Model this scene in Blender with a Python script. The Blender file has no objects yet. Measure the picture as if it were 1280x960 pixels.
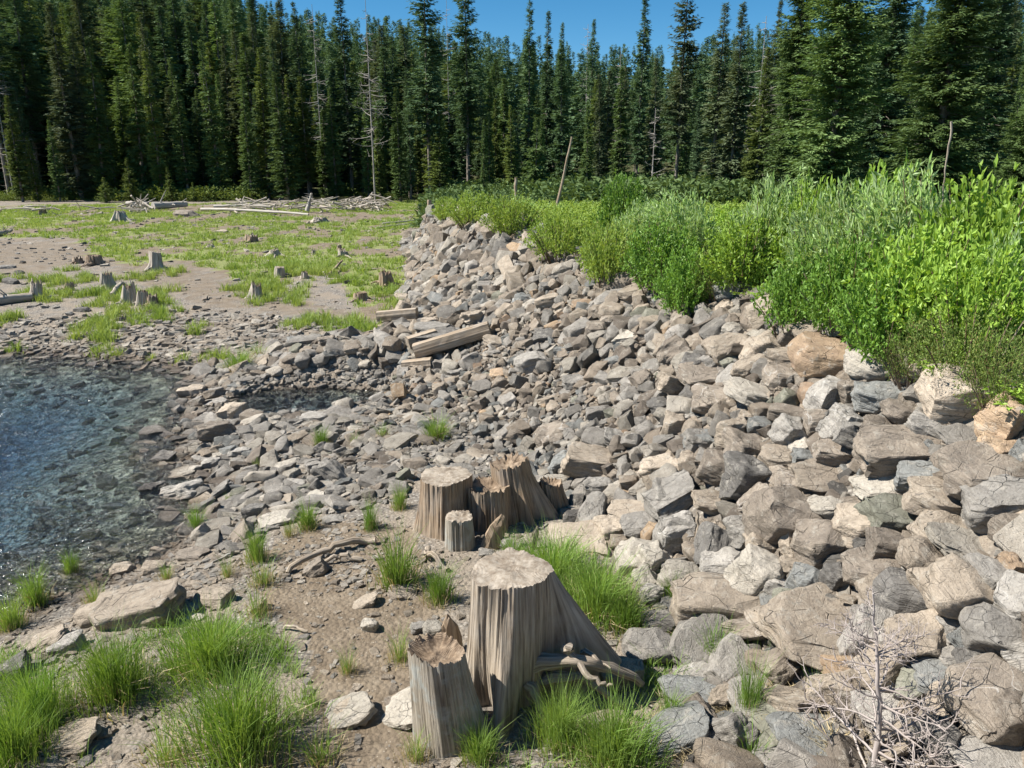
import bpy, bmesh, math, random
import numpy as np
from mathutils import Vector, Matrix, Euler, noise as mnoise

R = math.radians
random.seed(7)
rng = np.random.default_rng(11)

# ------------------------------------------------------------------ camera, sky, sun, exposure
SC = bpy.context.scene
COL = SC.collection
CAM_Z, PITCH, FPX = 3.7, R(16.6), 960.0
cam_d = bpy.data.cameras.new('camera')
cam = bpy.data.objects.new('camera', cam_d); COL.objects.link(cam)
cam.location = (0, 0, CAM_Z); cam.rotation_euler = (R(90) - PITCH, 0, 0)
cam_d.sensor_fit = 'HORIZONTAL'; cam_d.sensor_width = 36; cam_d.lens = 36 * FPX / 1280
cam_d.clip_start = 0.05; cam_d.clip_end = 3000
SC.camera = cam

SUN_EL, SUN_AZ = R(48), R(-93)      # azimuth measured from +Y (view direction), clockwise; -90 = from the lake side
world = bpy.data.worlds.new('World'); SC.world = world; world.use_nodes = True
wn = world.node_tree; bgn = wn.nodes['Background']
sky = wn.nodes.new('ShaderNodeTexSky'); sky.sky_type = 'NISHITA'; sky.sun_disc = False
sky.sun_elevation = SUN_EL; sky.sun_rotation = SUN_AZ
sky.altitude = 2200; sky.air_density = 0.9; sky.dust_density = 0.0; sky.ozone_density = 4.0
hs_ = wn.nodes.new('ShaderNodeHueSaturation'); hs_.inputs['Saturation'].default_value = 1.27; hs_.inputs['Value'].default_value = 1.2; hs_.inputs['Hue'].default_value = .488
wn.links.new(sky.outputs[0], hs_.inputs['Color']); wn.links.new(hs_.outputs[0], bgn.inputs[0]); bgn.inputs[1].default_value = 0.055

sd_ = bpy.data.lights.new('sun', 'SUN'); sd_.energy = 5.0; sd_.angle = R(0.5); sd_.color = (1.0, 0.94, 0.85)
sun = bpy.data.objects.new('sun', sd_); COL.objects.link(sun)
to_sun = Vector((math.sin(SUN_AZ) * math.cos(SUN_EL), math.cos(SUN_AZ) * math.cos(SUN_EL), math.sin(SUN_EL)))
sun.rotation_euler = to_sun.to_track_quat('Z', 'Y').to_euler(); sun.location = (-20, 0, 40)

SC.view_settings.view_transform = 'Standard'; SC.view_settings.look = 'None'
SC.view_settings.gamma = 1; SC.view_settings.use_curve_mapping = False
SC.view_settings.exposure = 0.97
SC.cycles.max_bounces = 6; SC.cycles.diffuse_bounces = 2; SC.cycles.glossy_bounces = 2
SC.cycles.transmission_bounces = 2; SC.cycles.transparent_max_bounces = 8
SC.cycles.use_denoising = True

# ------------------------------------------------------------------ helpers
def tag(o, label=None, cat=None, group=None, kind=None):
    if label: o['label'] = label
    if cat: o['category'] = cat
    if group: o['group'] = group
    if kind: o['kind'] = kind
    return o

def link(name, data, parent=None, loc=None, rot=None, scale=None):
    o = bpy.data.objects.new(name, data); COL.objects.link(o)
    if parent: o.parent = parent
    if loc is not None: o.location = loc
    if rot is not None: o.rotation_euler = rot
    if scale is not None: o.scale = scale if hasattr(scale, '__len__') else (scale,) * 3
    return o

def thing(name, label, cat, loc=(0, 0, 0), rot=(0, 0, 0), group=None, scale=1):
    o = link(name, None, None, loc, rot, scale)
    return tag(o, label, cat, group)

def mesh_np(name, V, F, mats=(), smooth=False, uv=None, col=None, midx=None, sharp=None):
    """V (n,3); F (m,k) uniform faces, or a list of such arrays."""
    Fs = F if isinstance(F, (list, tuple)) else [F]
    Fs = [np.asarray(f, np.int32) for f in Fs if len(f)]
    me = bpy.data.meshes.new(name)
    V = np.asarray(V, np.float32)
    nl = sum(f.size for f in Fs); nf = sum(len(f) for f in Fs)
    me.vertices.add(len(V)); me.vertices.foreach_set('co', V.ravel())
    me.loops.add(nl); me.polygons.add(nf)
    vi = np.concatenate([f.ravel() for f in Fs])
    tot = np.concatenate([np.full(len(f), f.shape[1], np.int32) for f in Fs])
    st = np.concatenate([[0], np.cumsum(tot)[:-1]]).astype(np.int32)
    me.loops.foreach_set('vertex_index', vi)
    me.polygons.foreach_set('loop_start', st)
    me.polygons.foreach_set('loop_total', tot)
    me.polygons.foreach_set('use_smooth', np.full(nf, smooth))
    if midx is not None: me.polygons.foreach_set('material_index', np.asarray(midx, np.int32))
    if uv is not None:      # per-vertex uv
        l = me.uv_layers.new(name='UVMap')
        l.data.foreach_set('uv', np.asarray(uv, np.float32)[vi].ravel())
    if col is not None:
        a = me.color_attributes.new('Col', 'FLOAT_COLOR', 'POINT')
        c = np.ones((len(V), 4), np.float32); col = np.asarray(col); c[:, :col.shape[1]] = col
        a.data.foreach_set('color', c.ravel())
    for m in mats: me.materials.append(m)
    me.update(calc_edges=True)
    if sharp is not None:
        me.set_sharp_from_angle(angle=sharp)
    return me

def merge_inst(srcs, which, pos, mats3, colr=None):
    """Merge many transformed copies of small source meshes. srcs: list of (V,F); mats3 (n,3,3); returns V,F,C"""
    Vs, Fs, Cs = [], [], []; off = 0
    for k, (V, F) in enumerate(srcs):
        idx = np.where(which == k)[0]
        if not len(idx): continue
        W = np.einsum('nij,vj->nvi', mats3[idx], V) + pos[idx][:, None, :]
        n, v = len(idx), len(V)
        Vs.append(W.reshape(-1, 3))
        Fs.append((F[None] + (np.arange(n) * v)[:, None, None] + off).reshape(-1, F.shape[1]))
        if colr is not None: Cs.append(np.repeat(colr[idx], v, axis=0))
        off += n * v
    return np.concatenate(Vs), np.concatenate(Fs), (np.concatenate(Cs) if colr is not None else None)

def rotz_mats(a):
    c, s = np.cos(a), np.sin(a); z = np.zeros_like(a); o = np.ones_like(a)
    return np.stack([np.stack([c, -s, z], -1), np.stack([s, c, z], -1), np.stack([z, z, o], -1)], -2)

def rot_axis(axis, a):
    axis = axis / np.linalg.norm(axis, axis=-1, keepdims=True)
    x, y, z = axis.T; c, s = np.cos(a), np.sin(a); t = 1 - c
    return np.stack([np.stack([t*x*x+c, t*x*y-s*z, t*x*z+s*y], -1), np.stack([t*x*y+s*z, t*y*y+c, t*y*z-s*x], -1),
                     np.stack([t*x*z-s*y, t*y*z+s*x, t*z*z+c], -1)], -2)

def hashn(ix, iy, seed):
    h = (ix.astype(np.int64) * 374761393 + iy.astype(np.int64) * 668265263 + seed * 1442695041) & 0xffffffff
    h = ((h ^ (h >> 13)) * 1274126177) & 0xffffffff
    return ((h ^ (h >> 16)) & 0xffff) / 65535.0

def vnoise(x, y, seed=0):
    x = np.asarray(x, float); y = np.asarray(y, float)
    ix = np.floor(x); iy = np.floor(y); fx = x - ix; fy = y - iy
    fx = fx*fx*(3-2*fx); fy = fy*fy*(3-2*fy)
    a = hashn(ix, iy, seed); b = hashn(ix+1, iy, seed); c = hashn(ix, iy+1, seed); d = hashn(ix+1, iy+1, seed)
    return (a*(1-fx)+b*fx)*(1-fy) + (c*(1-fx)+d*fx)*fy

def fbm(x, y, seed=0, oct=4):
    s = 0; a = .5; n = 0
    for i in range(oct):
        s = s + a * vnoise(x, y, seed + i*17); n += a; x = x*2.03+3.1; y = y*2.03+1.7; a *= .5
    return s / n

def sstep(a, b, x):
    t = np.clip((np.asarray(x, float) - a) / (b - a), 0, 1); return t*t*(3-2*t)

# pixel <-> world  (photograph pixels, 1280 x 960)
CP, SP = math.cos(PITCH), math.sin(PITCH)
def ray(u, v):
    a = (u - 640) / FPX; b = (480 - v) / FPX
    return np.array([a, CP + SP*b, -SP + CP*b])
def proj(x, y, z):
    dz = z - CAM_Z
    d = y*CP - dz*SP
    d = np.where(np.abs(d) < 1e-6, 1e-6, d)
    return 640 + FPX * x / d, 480 - FPX * (y*SP + dz*CP) / d, d

def in_poly(px, py, poly):
    px = np.asarray(px, float); py = np.asarray(py, float); r = np.zeros(px.shape, bool)
    n = len(poly)
    for i in range(n):
        x1, y1 = poly[i]; x2, y2 = poly[(i+1) % n]
        if y1 == y2: continue
        c = ((y1 > py) != (y2 > py)) & (px < (x2-x1)*(py-y1)/(y2-y1)+x1)
        r ^= c
    return r
def sd_poly(px, py, poly):
    px = np.asarray(px, float); py = np.asarray(py, float)
    d = np.full(px.shape, 1e9)
    n = len(poly)
    for i in range(n):
        x1, y1 = poly[i]; x2, y2 = poly[(i+1) % n]
        ex, ey = x2-x1, y2-y1
        t = np.clip(((px-x1)*ex+(py-y1)*ey)/(ex*ex+ey*ey), 0, 1)
        d = np.minimum(d, np.hypot(px-x1-t*ex, py-y1-t*ey))
    return np.where(in_poly(px, py, poly), -d, d)

# ------------------------------------------------------------------ terrain height
LAKE = [(-60, -20), (-9, 2.0), (-5.6, 4.6), (-4.15, 5.5), (-3.35, 6.6), (-3.15, 7.6), (-3.6, 8.6), (-4.15, 9.4), (-4.45, 10.9),
        (-4.9, 12.0), (-5.2, 13.0), (-6.9, 14.0), (-10, 14.7), (-16, 15.2), (-60, 17)]
POOL = [(-4.4, 10.85), (-3.5, 10.55), (-2.6, 10.6), (-2.0, 11.1), (-2.1, 12.1), (-3.0, 12.35), (-3.9, 12.2), (-4.4, 11.8)]
TY = [0, 3, 4.7, 6.6, 9.5, 12.9, 15.9, 23.5, 30.5, 34]; TX = [1.6, 1.45, 1.36, .76, 0, -1.5, -2.27, -3.2, -3.9, -3.9]
CY = [0, 3, 5.1, 6.8, 10.6, 13, 17, 24, 29, 34]; CX = [4.0, 3.8, 3.6, 3.12, 2.65, 1.4, .05, -1.6, -2.9, -3.2]
KY = [0, 3, 18, 24, 29, 34, 60]; KZ = [2.2, 2.1, 2.05, 1.9, 1.65, 1.2, 1.0]
def zf(x, y):
    x = np.asarray(x, float); y = np.asarray(y, float)
    wob = .25 * (fbm(x*1.1, y*1.1, 5) - .5)
    sd = sd_poly(x, y, LAKE) + wob
    base = np.where(sd > 0, .42 * (1 - np.exp(-np.maximum(sd, 0) / 2.0)), np.maximum(-.09 * -np.minimum(sd, 0) - .045*np.minimum(sd,0)**2, -2.6))
    sp = sd_poly(x, y, POOL) + wob * .4
    base = np.where(sp < .35, np.minimum(base, sp * .6), base)
    # low rock bank behind the still pool
    bank = np.exp(-((x + 2.6) / 1.5) ** 2 - ((y - 13.2) / .75) ** 2) * .38
    base = base + np.where(sd > 0, bank, 0)
    base = base + .10 * (fbm(x*.5, y*.5, 9) - .5) * sstep(.0, 1.5, sd) * sstep(3, 8, y) + .03 * (fbm(x*2.5, y*2.5, 19) - .5) * sstep(0, .8, sd)
    base = base + .05 * sstep(20, 60, y)
    # embankment of rubble
    tx = np.interp(y, TY, TX); cx = np.interp(y, CY, CX); cz = np.interp(y, KY, KZ)
    s = (x - tx) / (cx - tx)
    s1 = np.clip(s, 0, 1); prof = s1 ** 1.12
    endf = 1 - sstep(30.2, 32.5, y) * (1 - sstep(-3.5, 6, x))
    dam = prof * (cz - .42) * endf
    z = base + np.where(s > 0, dam, 0)
    z = z + np.where(s > 1, .12 * (fbm(x*.7, y*.7, 31) - .5), 0)
    # the ground climbs to where one stands
    z = z + np.clip((2.1 - z), 0, None) * (1 - sstep(.6, 3.1, y))
    # wooded hill beyond
    hl = 27 * sstep(-10, -90, x) + 9
    z = z + hl * sstep(70, 210, y) * (1.0) + 1.2 * (fbm(x*.04, y*.04, 40) - .5) * sstep(60, 90, y) + 40 * sstep(250, 700, y) * sstep(60, -200, x) * 0
    return z
def hit(u, v, tmax=400):
    d = ray(u, v); ts = np.concatenate([np.arange(1, 40, .03), np.arange(40, tmax, .4)])
    P = d[None] * ts[:, None]; P[:, 2] += CAM_Z
    g = P[:, 2] - zf(P[:, 0], P[:, 1])
    k = np.argmax(g < 0)
    if g[k] >= 0: return P[-1], ts[-1]
    t0, t1 = ts[max(k-1, 0)], ts[k]
    f = g[k-1] / (g[k-1] - g[k]) if k > 0 else 0
    t = t0 + (t1 - t0) * f
    p = d * t; p[2] += CAM_Z
    return p, t

# ------------------------------------------------------------------ materials
class NT:
    def __init__(s, name):
        s.m = bpy.data.materials.new(name); s.m.use_nodes = True; s.t = s.m.node_tree; s.n = s.t.nodes; s.n.clear()
        s.out = s.n.new('ShaderNodeOutputMaterial')
    def new(s, typ, **kw):
        o = s.n.new(typ)
        for k, v in kw.items(): setattr(o, k, v)
        return o
    def lk(s, a, b): s.t.links.new(a, b)
    def noise(s, vec, scale, detail=4, rough=.55, dist=0):
        o = s.new('ShaderNodeTexNoise'); o.inputs['Scale'].default_value = scale; o.inputs['Detail'].default_value = detail
        o.inputs['Roughness'].default_value = rough; o.inputs['Distortion'].default_value = dist
        if vec is not None: s.lk(vec, o.inputs['Vector'])
        return o.outputs['Fac']
    def voro(s, vec, scale, feature='F1', rand=1):
        o = s.new('ShaderNodeTexVoronoi', feature=feature); o.inputs['Scale'].default_value = scale; o.inputs['Randomness'].default_value = rand
        s.lk(vec, o.inputs['Vector']); return o
    def ramp(s, fac, stops, interp='LINEAR'):
        o = s.new('ShaderNodeValToRGB'); o.color_ramp.interpolation = interp; e = o.color_ramp.elements
        while len(e) < len(stops): e.new(.5)
        for i, (p, c) in enumerate(stops):
            e[i].position = p; e[i].color = (c, c, c, 1) if not hasattr(c, '__len__') else (*c, 1)
        s.lk(fac, o.inputs[0]); return o.outputs[0]
    def mix(s, f, a, b, blend='MIX'):
        o = s.new('ShaderNodeMix', data_type='RGBA', blend_type=blend)
        for sk, v in ((o.inputs[0], f), (o.inputs[6], a), (o.inputs[7], b)):
            if hasattr(v, 'is_output') or isinstance(v, bpy.types.NodeSocket): s.lk(v, sk)
            elif hasattr(v, '__len__'): sk.default_value = (*v, 1)
            else: sk.default_value = v
        return o.outputs[2]
    def math(s, op, a, b=None, c=None):
        o = s.new('ShaderNodeMath', operation=op)
        for i, v in enumerate((a, b, c)):
            if v is None: continue
            if isinstance(v, bpy.types.NodeSocket): s.lk(v, o.inputs[i])
            else: o.inputs[i].default_value = v
        return o.outputs[0]
    def mapping(s, vec, scale=(1, 1, 1), loc=(0, 0, 0), rot=(0, 0, 0)):
        o = s.new('ShaderNodeMapping'); o.inputs['Scale'].default_value = scale; o.inputs['Location'].default_value = loc
        o.inputs['Rotation'].default_value = rot; s.lk(vec, o.inputs['Vector']); return o.outputs[0]
    def bump(s, h, strength=.5, dist=.01, nrm=None):
        o = s.new('ShaderNodeBump'); o.inputs['Strength'].default_value = strength; o.inputs['Distance'].default_value = dist
        s.lk(h, o.inputs['Height'])
        if nrm is not None: s.lk(nrm, o.inputs['Normal'])
        return o.outputs[0]
    def finish(s, col, rough=.85, nrm=None, spec=.3):
        b = s.new('ShaderNodeBsdfPrincipled')
        if isinstance(col, bpy.types.NodeSocket): s.lk(col, b.inputs['Base Color'])
        else: b.inputs['Base Color'].default_value = (*col, 1)
        if isinstance(rough, bpy.types.NodeSocket): s.lk(rough, b.inputs['Roughness'])
        else: b.inputs['Roughness'].default_value = rough
        b.inputs['Specular IOR Level'].default_value = spec
        if nrm is not None: s.lk(nrm, b.inputs['Normal'])
        s.lk(b.outputs[0], s.out.inputs[0]); return s.m

def wet(T, col, rough, hi=.075, lo=.01):
    """stone and soil just above the waterline is wet: darker and glossier"""
    g = T.new('ShaderNodeNewGeometry'); sx = T.new('ShaderNodeSeparateXYZ'); T.lk(g.outputs['Position'], sx.inputs[0])
    nz = T.noise(g.outputs['Position'], 3, 2)
    h = T.math('ADD', sx.outputs[2], T.math('MULTIPLY', T.math('SUBTRACT', nz, .5), -.12))
    f = T.math('MULTIPLY', T.ramp(h, [(lo, 1.0), (hi, 0.0)]), T.ramp(T.math('ADD', h, .5), [(.465, 0), (.495, 1)]))
    c2 = T.mix(f, col, T.mix(1, col, (.55, .51, .47), 'MULTIPLY'))
    r2 = T.math('SUBTRACT', rough, T.math('MULTIPLY', f, rough - .3))
    return c2, r2

def rock_mat(name, base, alt, vein=0.0, stuff=False, rough=.85, strata=.5):
    T = NT(name)
    g = T.new('ShaderNodeNewGeometry'); P = g.outputs['Position']
    tc = T.new('ShaderNodeTexCoord'); O = tc.outputs['Object']
    oi = T.new('ShaderNodeObjectInfo'); rnd = oi.outputs['Random']
    if stuff:
        ca = T.new('ShaderNodeVertexColor', layer_name='Col'); c0 = ca.outputs[0]
        O = P; rnd = T.math('MULTIPLY', T.noise(P, 1.1, 1), 1.0)
        c = T.mix(T.ramp(T.noise(P, 9, 4), [(.35, 0), (.7, 1)]), c0, T.mix(1, c0, (.72, .70, .68), 'MULTIPLY'))
    else:
        c = T.mix(T.ramp(T.noise(P, 4, 5, .6), [(.35, 0), (.68, 1)]), base, alt)
        hv = T.math('ADD', T.math('MULTIPLY', rnd, .5), .76)
        cc = T.new('ShaderNodeCombineColor'); [T.lk(hv, cc.inputs[i]) for i in range(3)]
        c = T.mix(1, c, cc.outputs[0], 'MULTIPLY')
    # bedding streaks along each stone's own long plane
    off = T.new('ShaderNodeVectorMath', operation='ADD'); T.lk(O, off.inputs[0])
    cr = T.new('ShaderNodeCombineXYZ'); T.lk(T.math('MULTIPLY', rnd, 40), cr.inputs[0]); T.lk(T.math('MULTIPLY', rnd, 23), cr.inputs[2])
    T.lk(cr.outputs[0], off.inputs[1])
    st = T.noise(T.mapping(off.outputs[0], (1.2, 1.2, 9) if not stuff else (5, 5, 30), rot=(.12, .2, 0)), 2.0 if not stuff else 1, 4, .6, .5)
    c = T.mix(T.math('MULTIPLY', T.ramp(st, [(.42, 0), (.5, 1), (.58, 0)]), strata), c, T.mix(1, c, (.62, .60, .58), 'MULTIPLY'))
    # pale lichen and mineral dust
    li = T.ramp(T.noise(P, 11, 8, .75), [(.54, 0), (.64, .55)])
    c = T.mix(li, c, (.44, .41, .355))
    dk = T.ramp(T.noise(P, 24, 6, .75), [(.34, .7), (.43, 0)])
    c = T.mix(dk, c, (.10, .095, .09))
    sp = T.noise(P, 75, 6, .8); c = T.mix(T.ramp(sp, [(.30, .55), (.48, 0)]), c, T.mix(1, c, (.55, .52, .50), 'MULTIPLY'))
    c = T.mix(T.ramp(sp, [(.55, 0), (.72, .55)]), c, T.mix(1, c, (1.45, 1.42, 1.36), 'MULTIPLY'))
    if vein:
        w = T.noise(T.mapping(off.outputs[0], (.8, .8, .8), rot=(.4, .5, .3)), 1.6, 1, .4, .3)
        vv = T.math('MULTIPLY', T.ramp(w, [(.492, 0), (.5, 1), (.506, 0)]), T.math('GREATER_THAN', rnd, .72))
        c = T.mix(T.math('MULTIPLY', vv, vein), c, (.66, .64, .6))
    h = T.math('ADD', T.math('MULTIPLY', T.noise(P, 22, 8, .7), 1.0), T.math('MULTIPLY', st, .9))
    cv = T.voro(P, 9, 'DISTANCE_TO_EDGE'); ck = T.ramp(cv.outputs['Distance'], [(0, 0), (.035, 1)])
    h = T.math('ADD', h, T.math('MULTIPLY', ck, .12))
    fr_ = T.voro(T.mapping(off.outputs[0], (1.0, 1.4, 2.2), rot=(.3, .2, .5)) if not stuff else T.mapping(P, (5, 5, 8)), 2.2 if not stuff else 1, 'DISTANCE_TO_EDGE')
    fk = T.math('MULTIPLY', T.ramp(fr_.outputs['Distance'], [(0, 1), (.018, 0)]), T.ramp(T.noise(P, 7, 2), [(.48, 0), (.56, 1)]))
    c = T.mix(T.math('MULTIPLY', fk, .22), c, (.045, .04, .035)); h = T.math('SUBTRACT', T.math('ADD', h, T.math('MULTIPLY', sp, .5)), T.math('MULTIPLY', fk, .8))
    nrm = T.bump(h, .9, .024)
    c, r = wet(T, c, rough)
    return T.finish(c, r, nrm, .25)

TONES = {
    'tan':        ((.375, .32, .255), (.285, .24, .19)),
    'grey':       ((.325, .305, .275), (.235, .222, .20)),
    'brown':      ((.28, .24, .195), (.195, .167, .138)),
    'blue-grey':  ((.245, .25, .24), (.175, .18, .172)),
    'greenish':   ((.29, .29, .235), (.21, .21, .165)),
    'rusty':      ((.42, .31, .205), (.30, .22, .155)),
    'dark grey':  ((.16, .152, .14), (.11, .104, .096)),
    'pale':       ((.42, .385, .33), (.32, .295, .25)),
}
TONES = {k: (tuple(c_*1.13 for c_ in a_), tuple(c_*1.13 for c_ in b_)) for k, (a_, b_) in TONES.items()}
RM = {k: rock_mat('stone_' + k.replace(' ', '_').replace('-', '_'), a, b, vein=.5 if k in ('brown', 'grey') else 0) for k, (a, b) in TONES.items()}
RM_STUFF = rock_mat('stone_rubble', None, None, stuff=True, strata=.35)

def wood_mat(name, lite, dark, crack=.8, grain=(75, 2.4), bumpd=.012, moss=0):
    T = NT(name)
    uv = T.new('ShaderNodeTexCoord').outputs['UV']
    g = T.new('ShaderNodeNewGeometry'); P = g.outputs['Position']
    a = T.noise(T.mapping(uv, (grain[0], grain[1], 1)), 1, 5, .6, .4)
    b = T.noise(T.mapping(uv, (grain[0]*.28, grain[1]*.5, 1), loc=(3, 1, 0)), 1, 3, .5, .5)
    mid = tuple((p+q)/2 for p, q in zip(lite, dark))
    c = T.ramp(a, [(.28, dark), (.48, mid), (.68, lite)])
    c = T.mix(T.ramp(b, [(.36, .45), (.58, 0)]), c, T.mix(1, c, (.62, .56, .49), 'MULTIPLY'))
    ck = T.ramp(b, [(.33, 1), (.39, 0)]); ck2 = T.ramp(a, [(.25, 1), (.33, 0)])
    ckk = T.math('MAXIMUM', ck2, T.math('MULTIPLY', ck, T.ramp(a, [(.4, 1), (.6, .2)])))
    c = T.mix(T.math('MULTIPLY', ckk, crack), c, (.035, .028, .022))
    pt = T.ramp(T.noise(P, 5, 4, .6), [(.45, 0), (.7, .75)])
    c = T.mix(pt, c, T.mix(.5, c, (.40, .38, .35)))
    if moss: c = T.mix(T.math('MULTIPLY', T.ramp(T.noise(P, 9, 4), [(.5, 0), (.62, 1)]), moss), c, (.33, .36, .35))
    h = T.math('ADD', a, T.math('MULTIPLY', b, 1.6))
    return T.finish(c, .88, T.bump(h, 1.0, bumpd), .15)

WOOD = wood_mat('weathered_stump_wood', (.53, .46, .37), (.13, .10, .075))
WOOD_G = wood_mat('silvered_stump_wood', (.46, .42, .35), (.13, .11, .085), moss=.6)
WOOD_BR = wood_mat('brown_stump_wood', (.44, .345, .25), (.13, .09, .06))
WOOD_FAR = wood_mat('bleached_far_wood', (.56, .51, .44), (.25, .21, .17), .6, (20, 1.5))
WOOD_W = wood_mat('white_driftwood', (.56, .53, .48), (.30, .27, .235), .5, (20, 1.5))
WOOD_T = wood_mat('timber_wood', (.46, .38, .29), (.20, .155, .11), .7, (26, .8))
BARK = wood_mat('conifer_bark', (.26, .23, .20), (.09, .075, .06), .6, (12, 1.2), .03)
SNAGM = wood_mat('snag_wood', (.42, .40, .37), (.22, .20, .18), .4, (14, 1.0))
TWIGM = wood_mat('sapling_twigs', (.50, .45, .43), (.27, .235, .22), .3, (20, 3), .003)
STEMM = wood_mat('shrub_stems', (.22, .15, .09), (.09, .06, .04), .3, (20, 3), .003)

def cut_mat(name, lite, dark):
    T = NT(name)
    O = T.new('ShaderNodeTexCoord').outputs['Object']
    P = T.new('ShaderNodeNewGeometry').outputs['Position']
    dn = T.new('ShaderNodeVectorMath', operation='ADD'); T.lk(O, dn.inputs[0])
    nn = T.new('ShaderNodeTexNoise'); nn.inputs['Scale'].default_value = 5; T.lk(O, nn.inputs['Vector'])
    vm = T.new('ShaderNodeVectorMath', operation='MULTIPLY'); T.lk(nn.outputs['Color'], vm.inputs[0]); vm.inputs[1].default_value = (.05, .05, 0)
    T.lk(vm.outputs[0], dn.inputs[1])
    sx = T.new('ShaderNodeSeparateXYZ'); T.lk(dn.outputs[0], sx.inputs[0])
    r = T.math('SQRT', T.math('ADD', T.math('POWER', sx.outputs[0], 2), T.math('POWER', sx.outputs[1], 2)))
    rings = T.math('SINE', T.math('MULTIPLY', r, 800))
    th = T.math('ARCTAN2', sx.outputs[1], sx.outputs[0])
    cb = T.new('ShaderNodeCombineXYZ'); T.lk(T.math('MULTIPLY', th, 2.6), cb.inputs[0]); T.lk(T.math('MULTIPLY', r, 3), cb.inputs[1])
    rad = T.noise(cb.outputs[0], 1.0, 3, .6, .3)
    c = T.ramp(T.noise(P, 24, 5, .7), [(.3, dark), (.65, lite)])
    c = T.mix(T.math('MULTIPLY', T.ramp(rings, [(.3, 1), (.7, 0)]), .22), c, dark)
    ck = T.ramp(rad, [(.335, 1), (.355, 0)])
    c = T.mix(T.ramp(T.noise(P, 7, 5, .65, .5), [(.45, 0), (.62, .7)]), c, T.mix(1, c, (.50, .46, .42), 'MULTIPLY'))
    c = T.mix(ck, c, (.06, .045, .035))
    h = T.math('ADD', T.math('MULTIPLY', rings, .25), T.math('SUBTRACT', T.noise(P, 60, 4, .7), T.math('MULTIPLY', ck, 2)))
    return T.finish(c, .9, T.bump(h, .9, .006), .1)
CUT = cut_mat('cut_wood_end', (.52, .465, .39), (.25, .20, .15))
ROT = cut_mat('rotten_cut_wood', (.42, .33, .24), (.15, .11, .08))

def leaf_mat(name, c1, c2, trans=.35, rough=.6, spec=.3, vary=.35, back=None, scale=6, tip=None):
    T = NT(name)
    P = T.new('ShaderNodeNewGeometry'); oi = T.new('ShaderNodeObjectInfo')
    f = T.ramp(T.noise(P.outputs['Position'], scale, 3), [(.35, 0), (.65, 1)])
    c = T.mix(f, c1, c2)
    hv = T.math('ADD', T.math('MULTIPLY', oi.outputs['Random'], vary), 1 - vary/2)
    cc = T.new('ShaderNodeCombineColor'); [T.lk(hv, cc.inputs[i]) for i in range(3)]
    c = T.mix(1, c, cc.outputs[0], 'MULTIPLY')
    if back: c = T.mix(P.outputs['Backfacing'], c, back)
    if tip:
        c = T.mix(T.ramp(T.noise(P.outputs['Position'], 60, 1), [(tip[3], 0), (tip[3]+.04, 1)]), c, tip[:3])
    b = T.new('ShaderNodeBsdfPrincipled'); T.lk(c, b.inputs['Base Color']); b.inputs['Roughness'].default_value = rough
    b.inputs['Specular IOR Level'].default_value = spec
    tr = T.new('ShaderNodeBsdfTranslucent'); T.lk(T.mix(1, c, (1.25, 1.15, .55), 'MULTIPLY'), tr.inputs[0])
    mx = T.new('ShaderNodeMixShader'); mx.inputs[0].default_value = trans
    T.lk(b.outputs[0], mx.inputs[1]); T.lk(tr.outputs[0], mx.inputs[2]); T.lk(mx.outputs[0], T.out.inputs[0])
    return T.m
NEEDLE = leaf_mat('fir_needles', (.12, .19, .065), (.155, .23, .085), .2, .7, .15, .5, scale=.5)
NEEDLE_D = leaf_mat('dark_fir_needles', (.085, .145, .072), (.115, .18, .09), .18, .7, .15, .5, scale=.4)
NEEDLE_L = leaf_mat('light_fir_needles', (.165, .215, .06), (.13, .18, .055), .22, .7, .15, .4, scale=.5)
NEEDLE_B = leaf_mat('grey_fir_needles', (.135, .165, .09), (.10, .14, .075), .2, .7, .15, .4, scale=.5)
GRASS = leaf_mat('grass_blades', (.15, .275, .05), (.24, .36, .085), .35, .55, .3, .3, scale=2.5)
GRASS_FAR = leaf_mat('meadow_grass_blades', (.24, .35, .085), (.33, .42, .13), .35, .6, .2, .2, scale=.6)
GRASS_DRY = leaf_mat('dry_grass_blades', (.42, .34, .20), (.52, .44, .28), .25, .6, .2, .3, scale=8)
WILLOW = leaf_mat('willow_leaves', (.34, .50, .16), (.27, .43, .12), .32, .5, .35, .25, back=(.38, .50, .24))
BROAD = leaf_mat('bush_leaves', (.19, .34, .06), (.14, .26, .045), .35, .5, .35, .3)
BROAD_Y = leaf_mat('bright_bush_leaves', (.31, .46, .075), (.235, .38, .06), .35, .5, .35, .3)
BERRY = leaf_mat('heath_leaves', (.14, .22, .05), (.20, .26, .07), .25, .6, .3, .4, scale=14, tip=(.34, .20, .10, .64))
COVER = leaf_mat('mixed_cover_leaves', (.25, .37, .07), (.33, .45, .10), .35, .6, .3, .3, scale=2.2, tip=(.38, .28, .14, .66))

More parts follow.
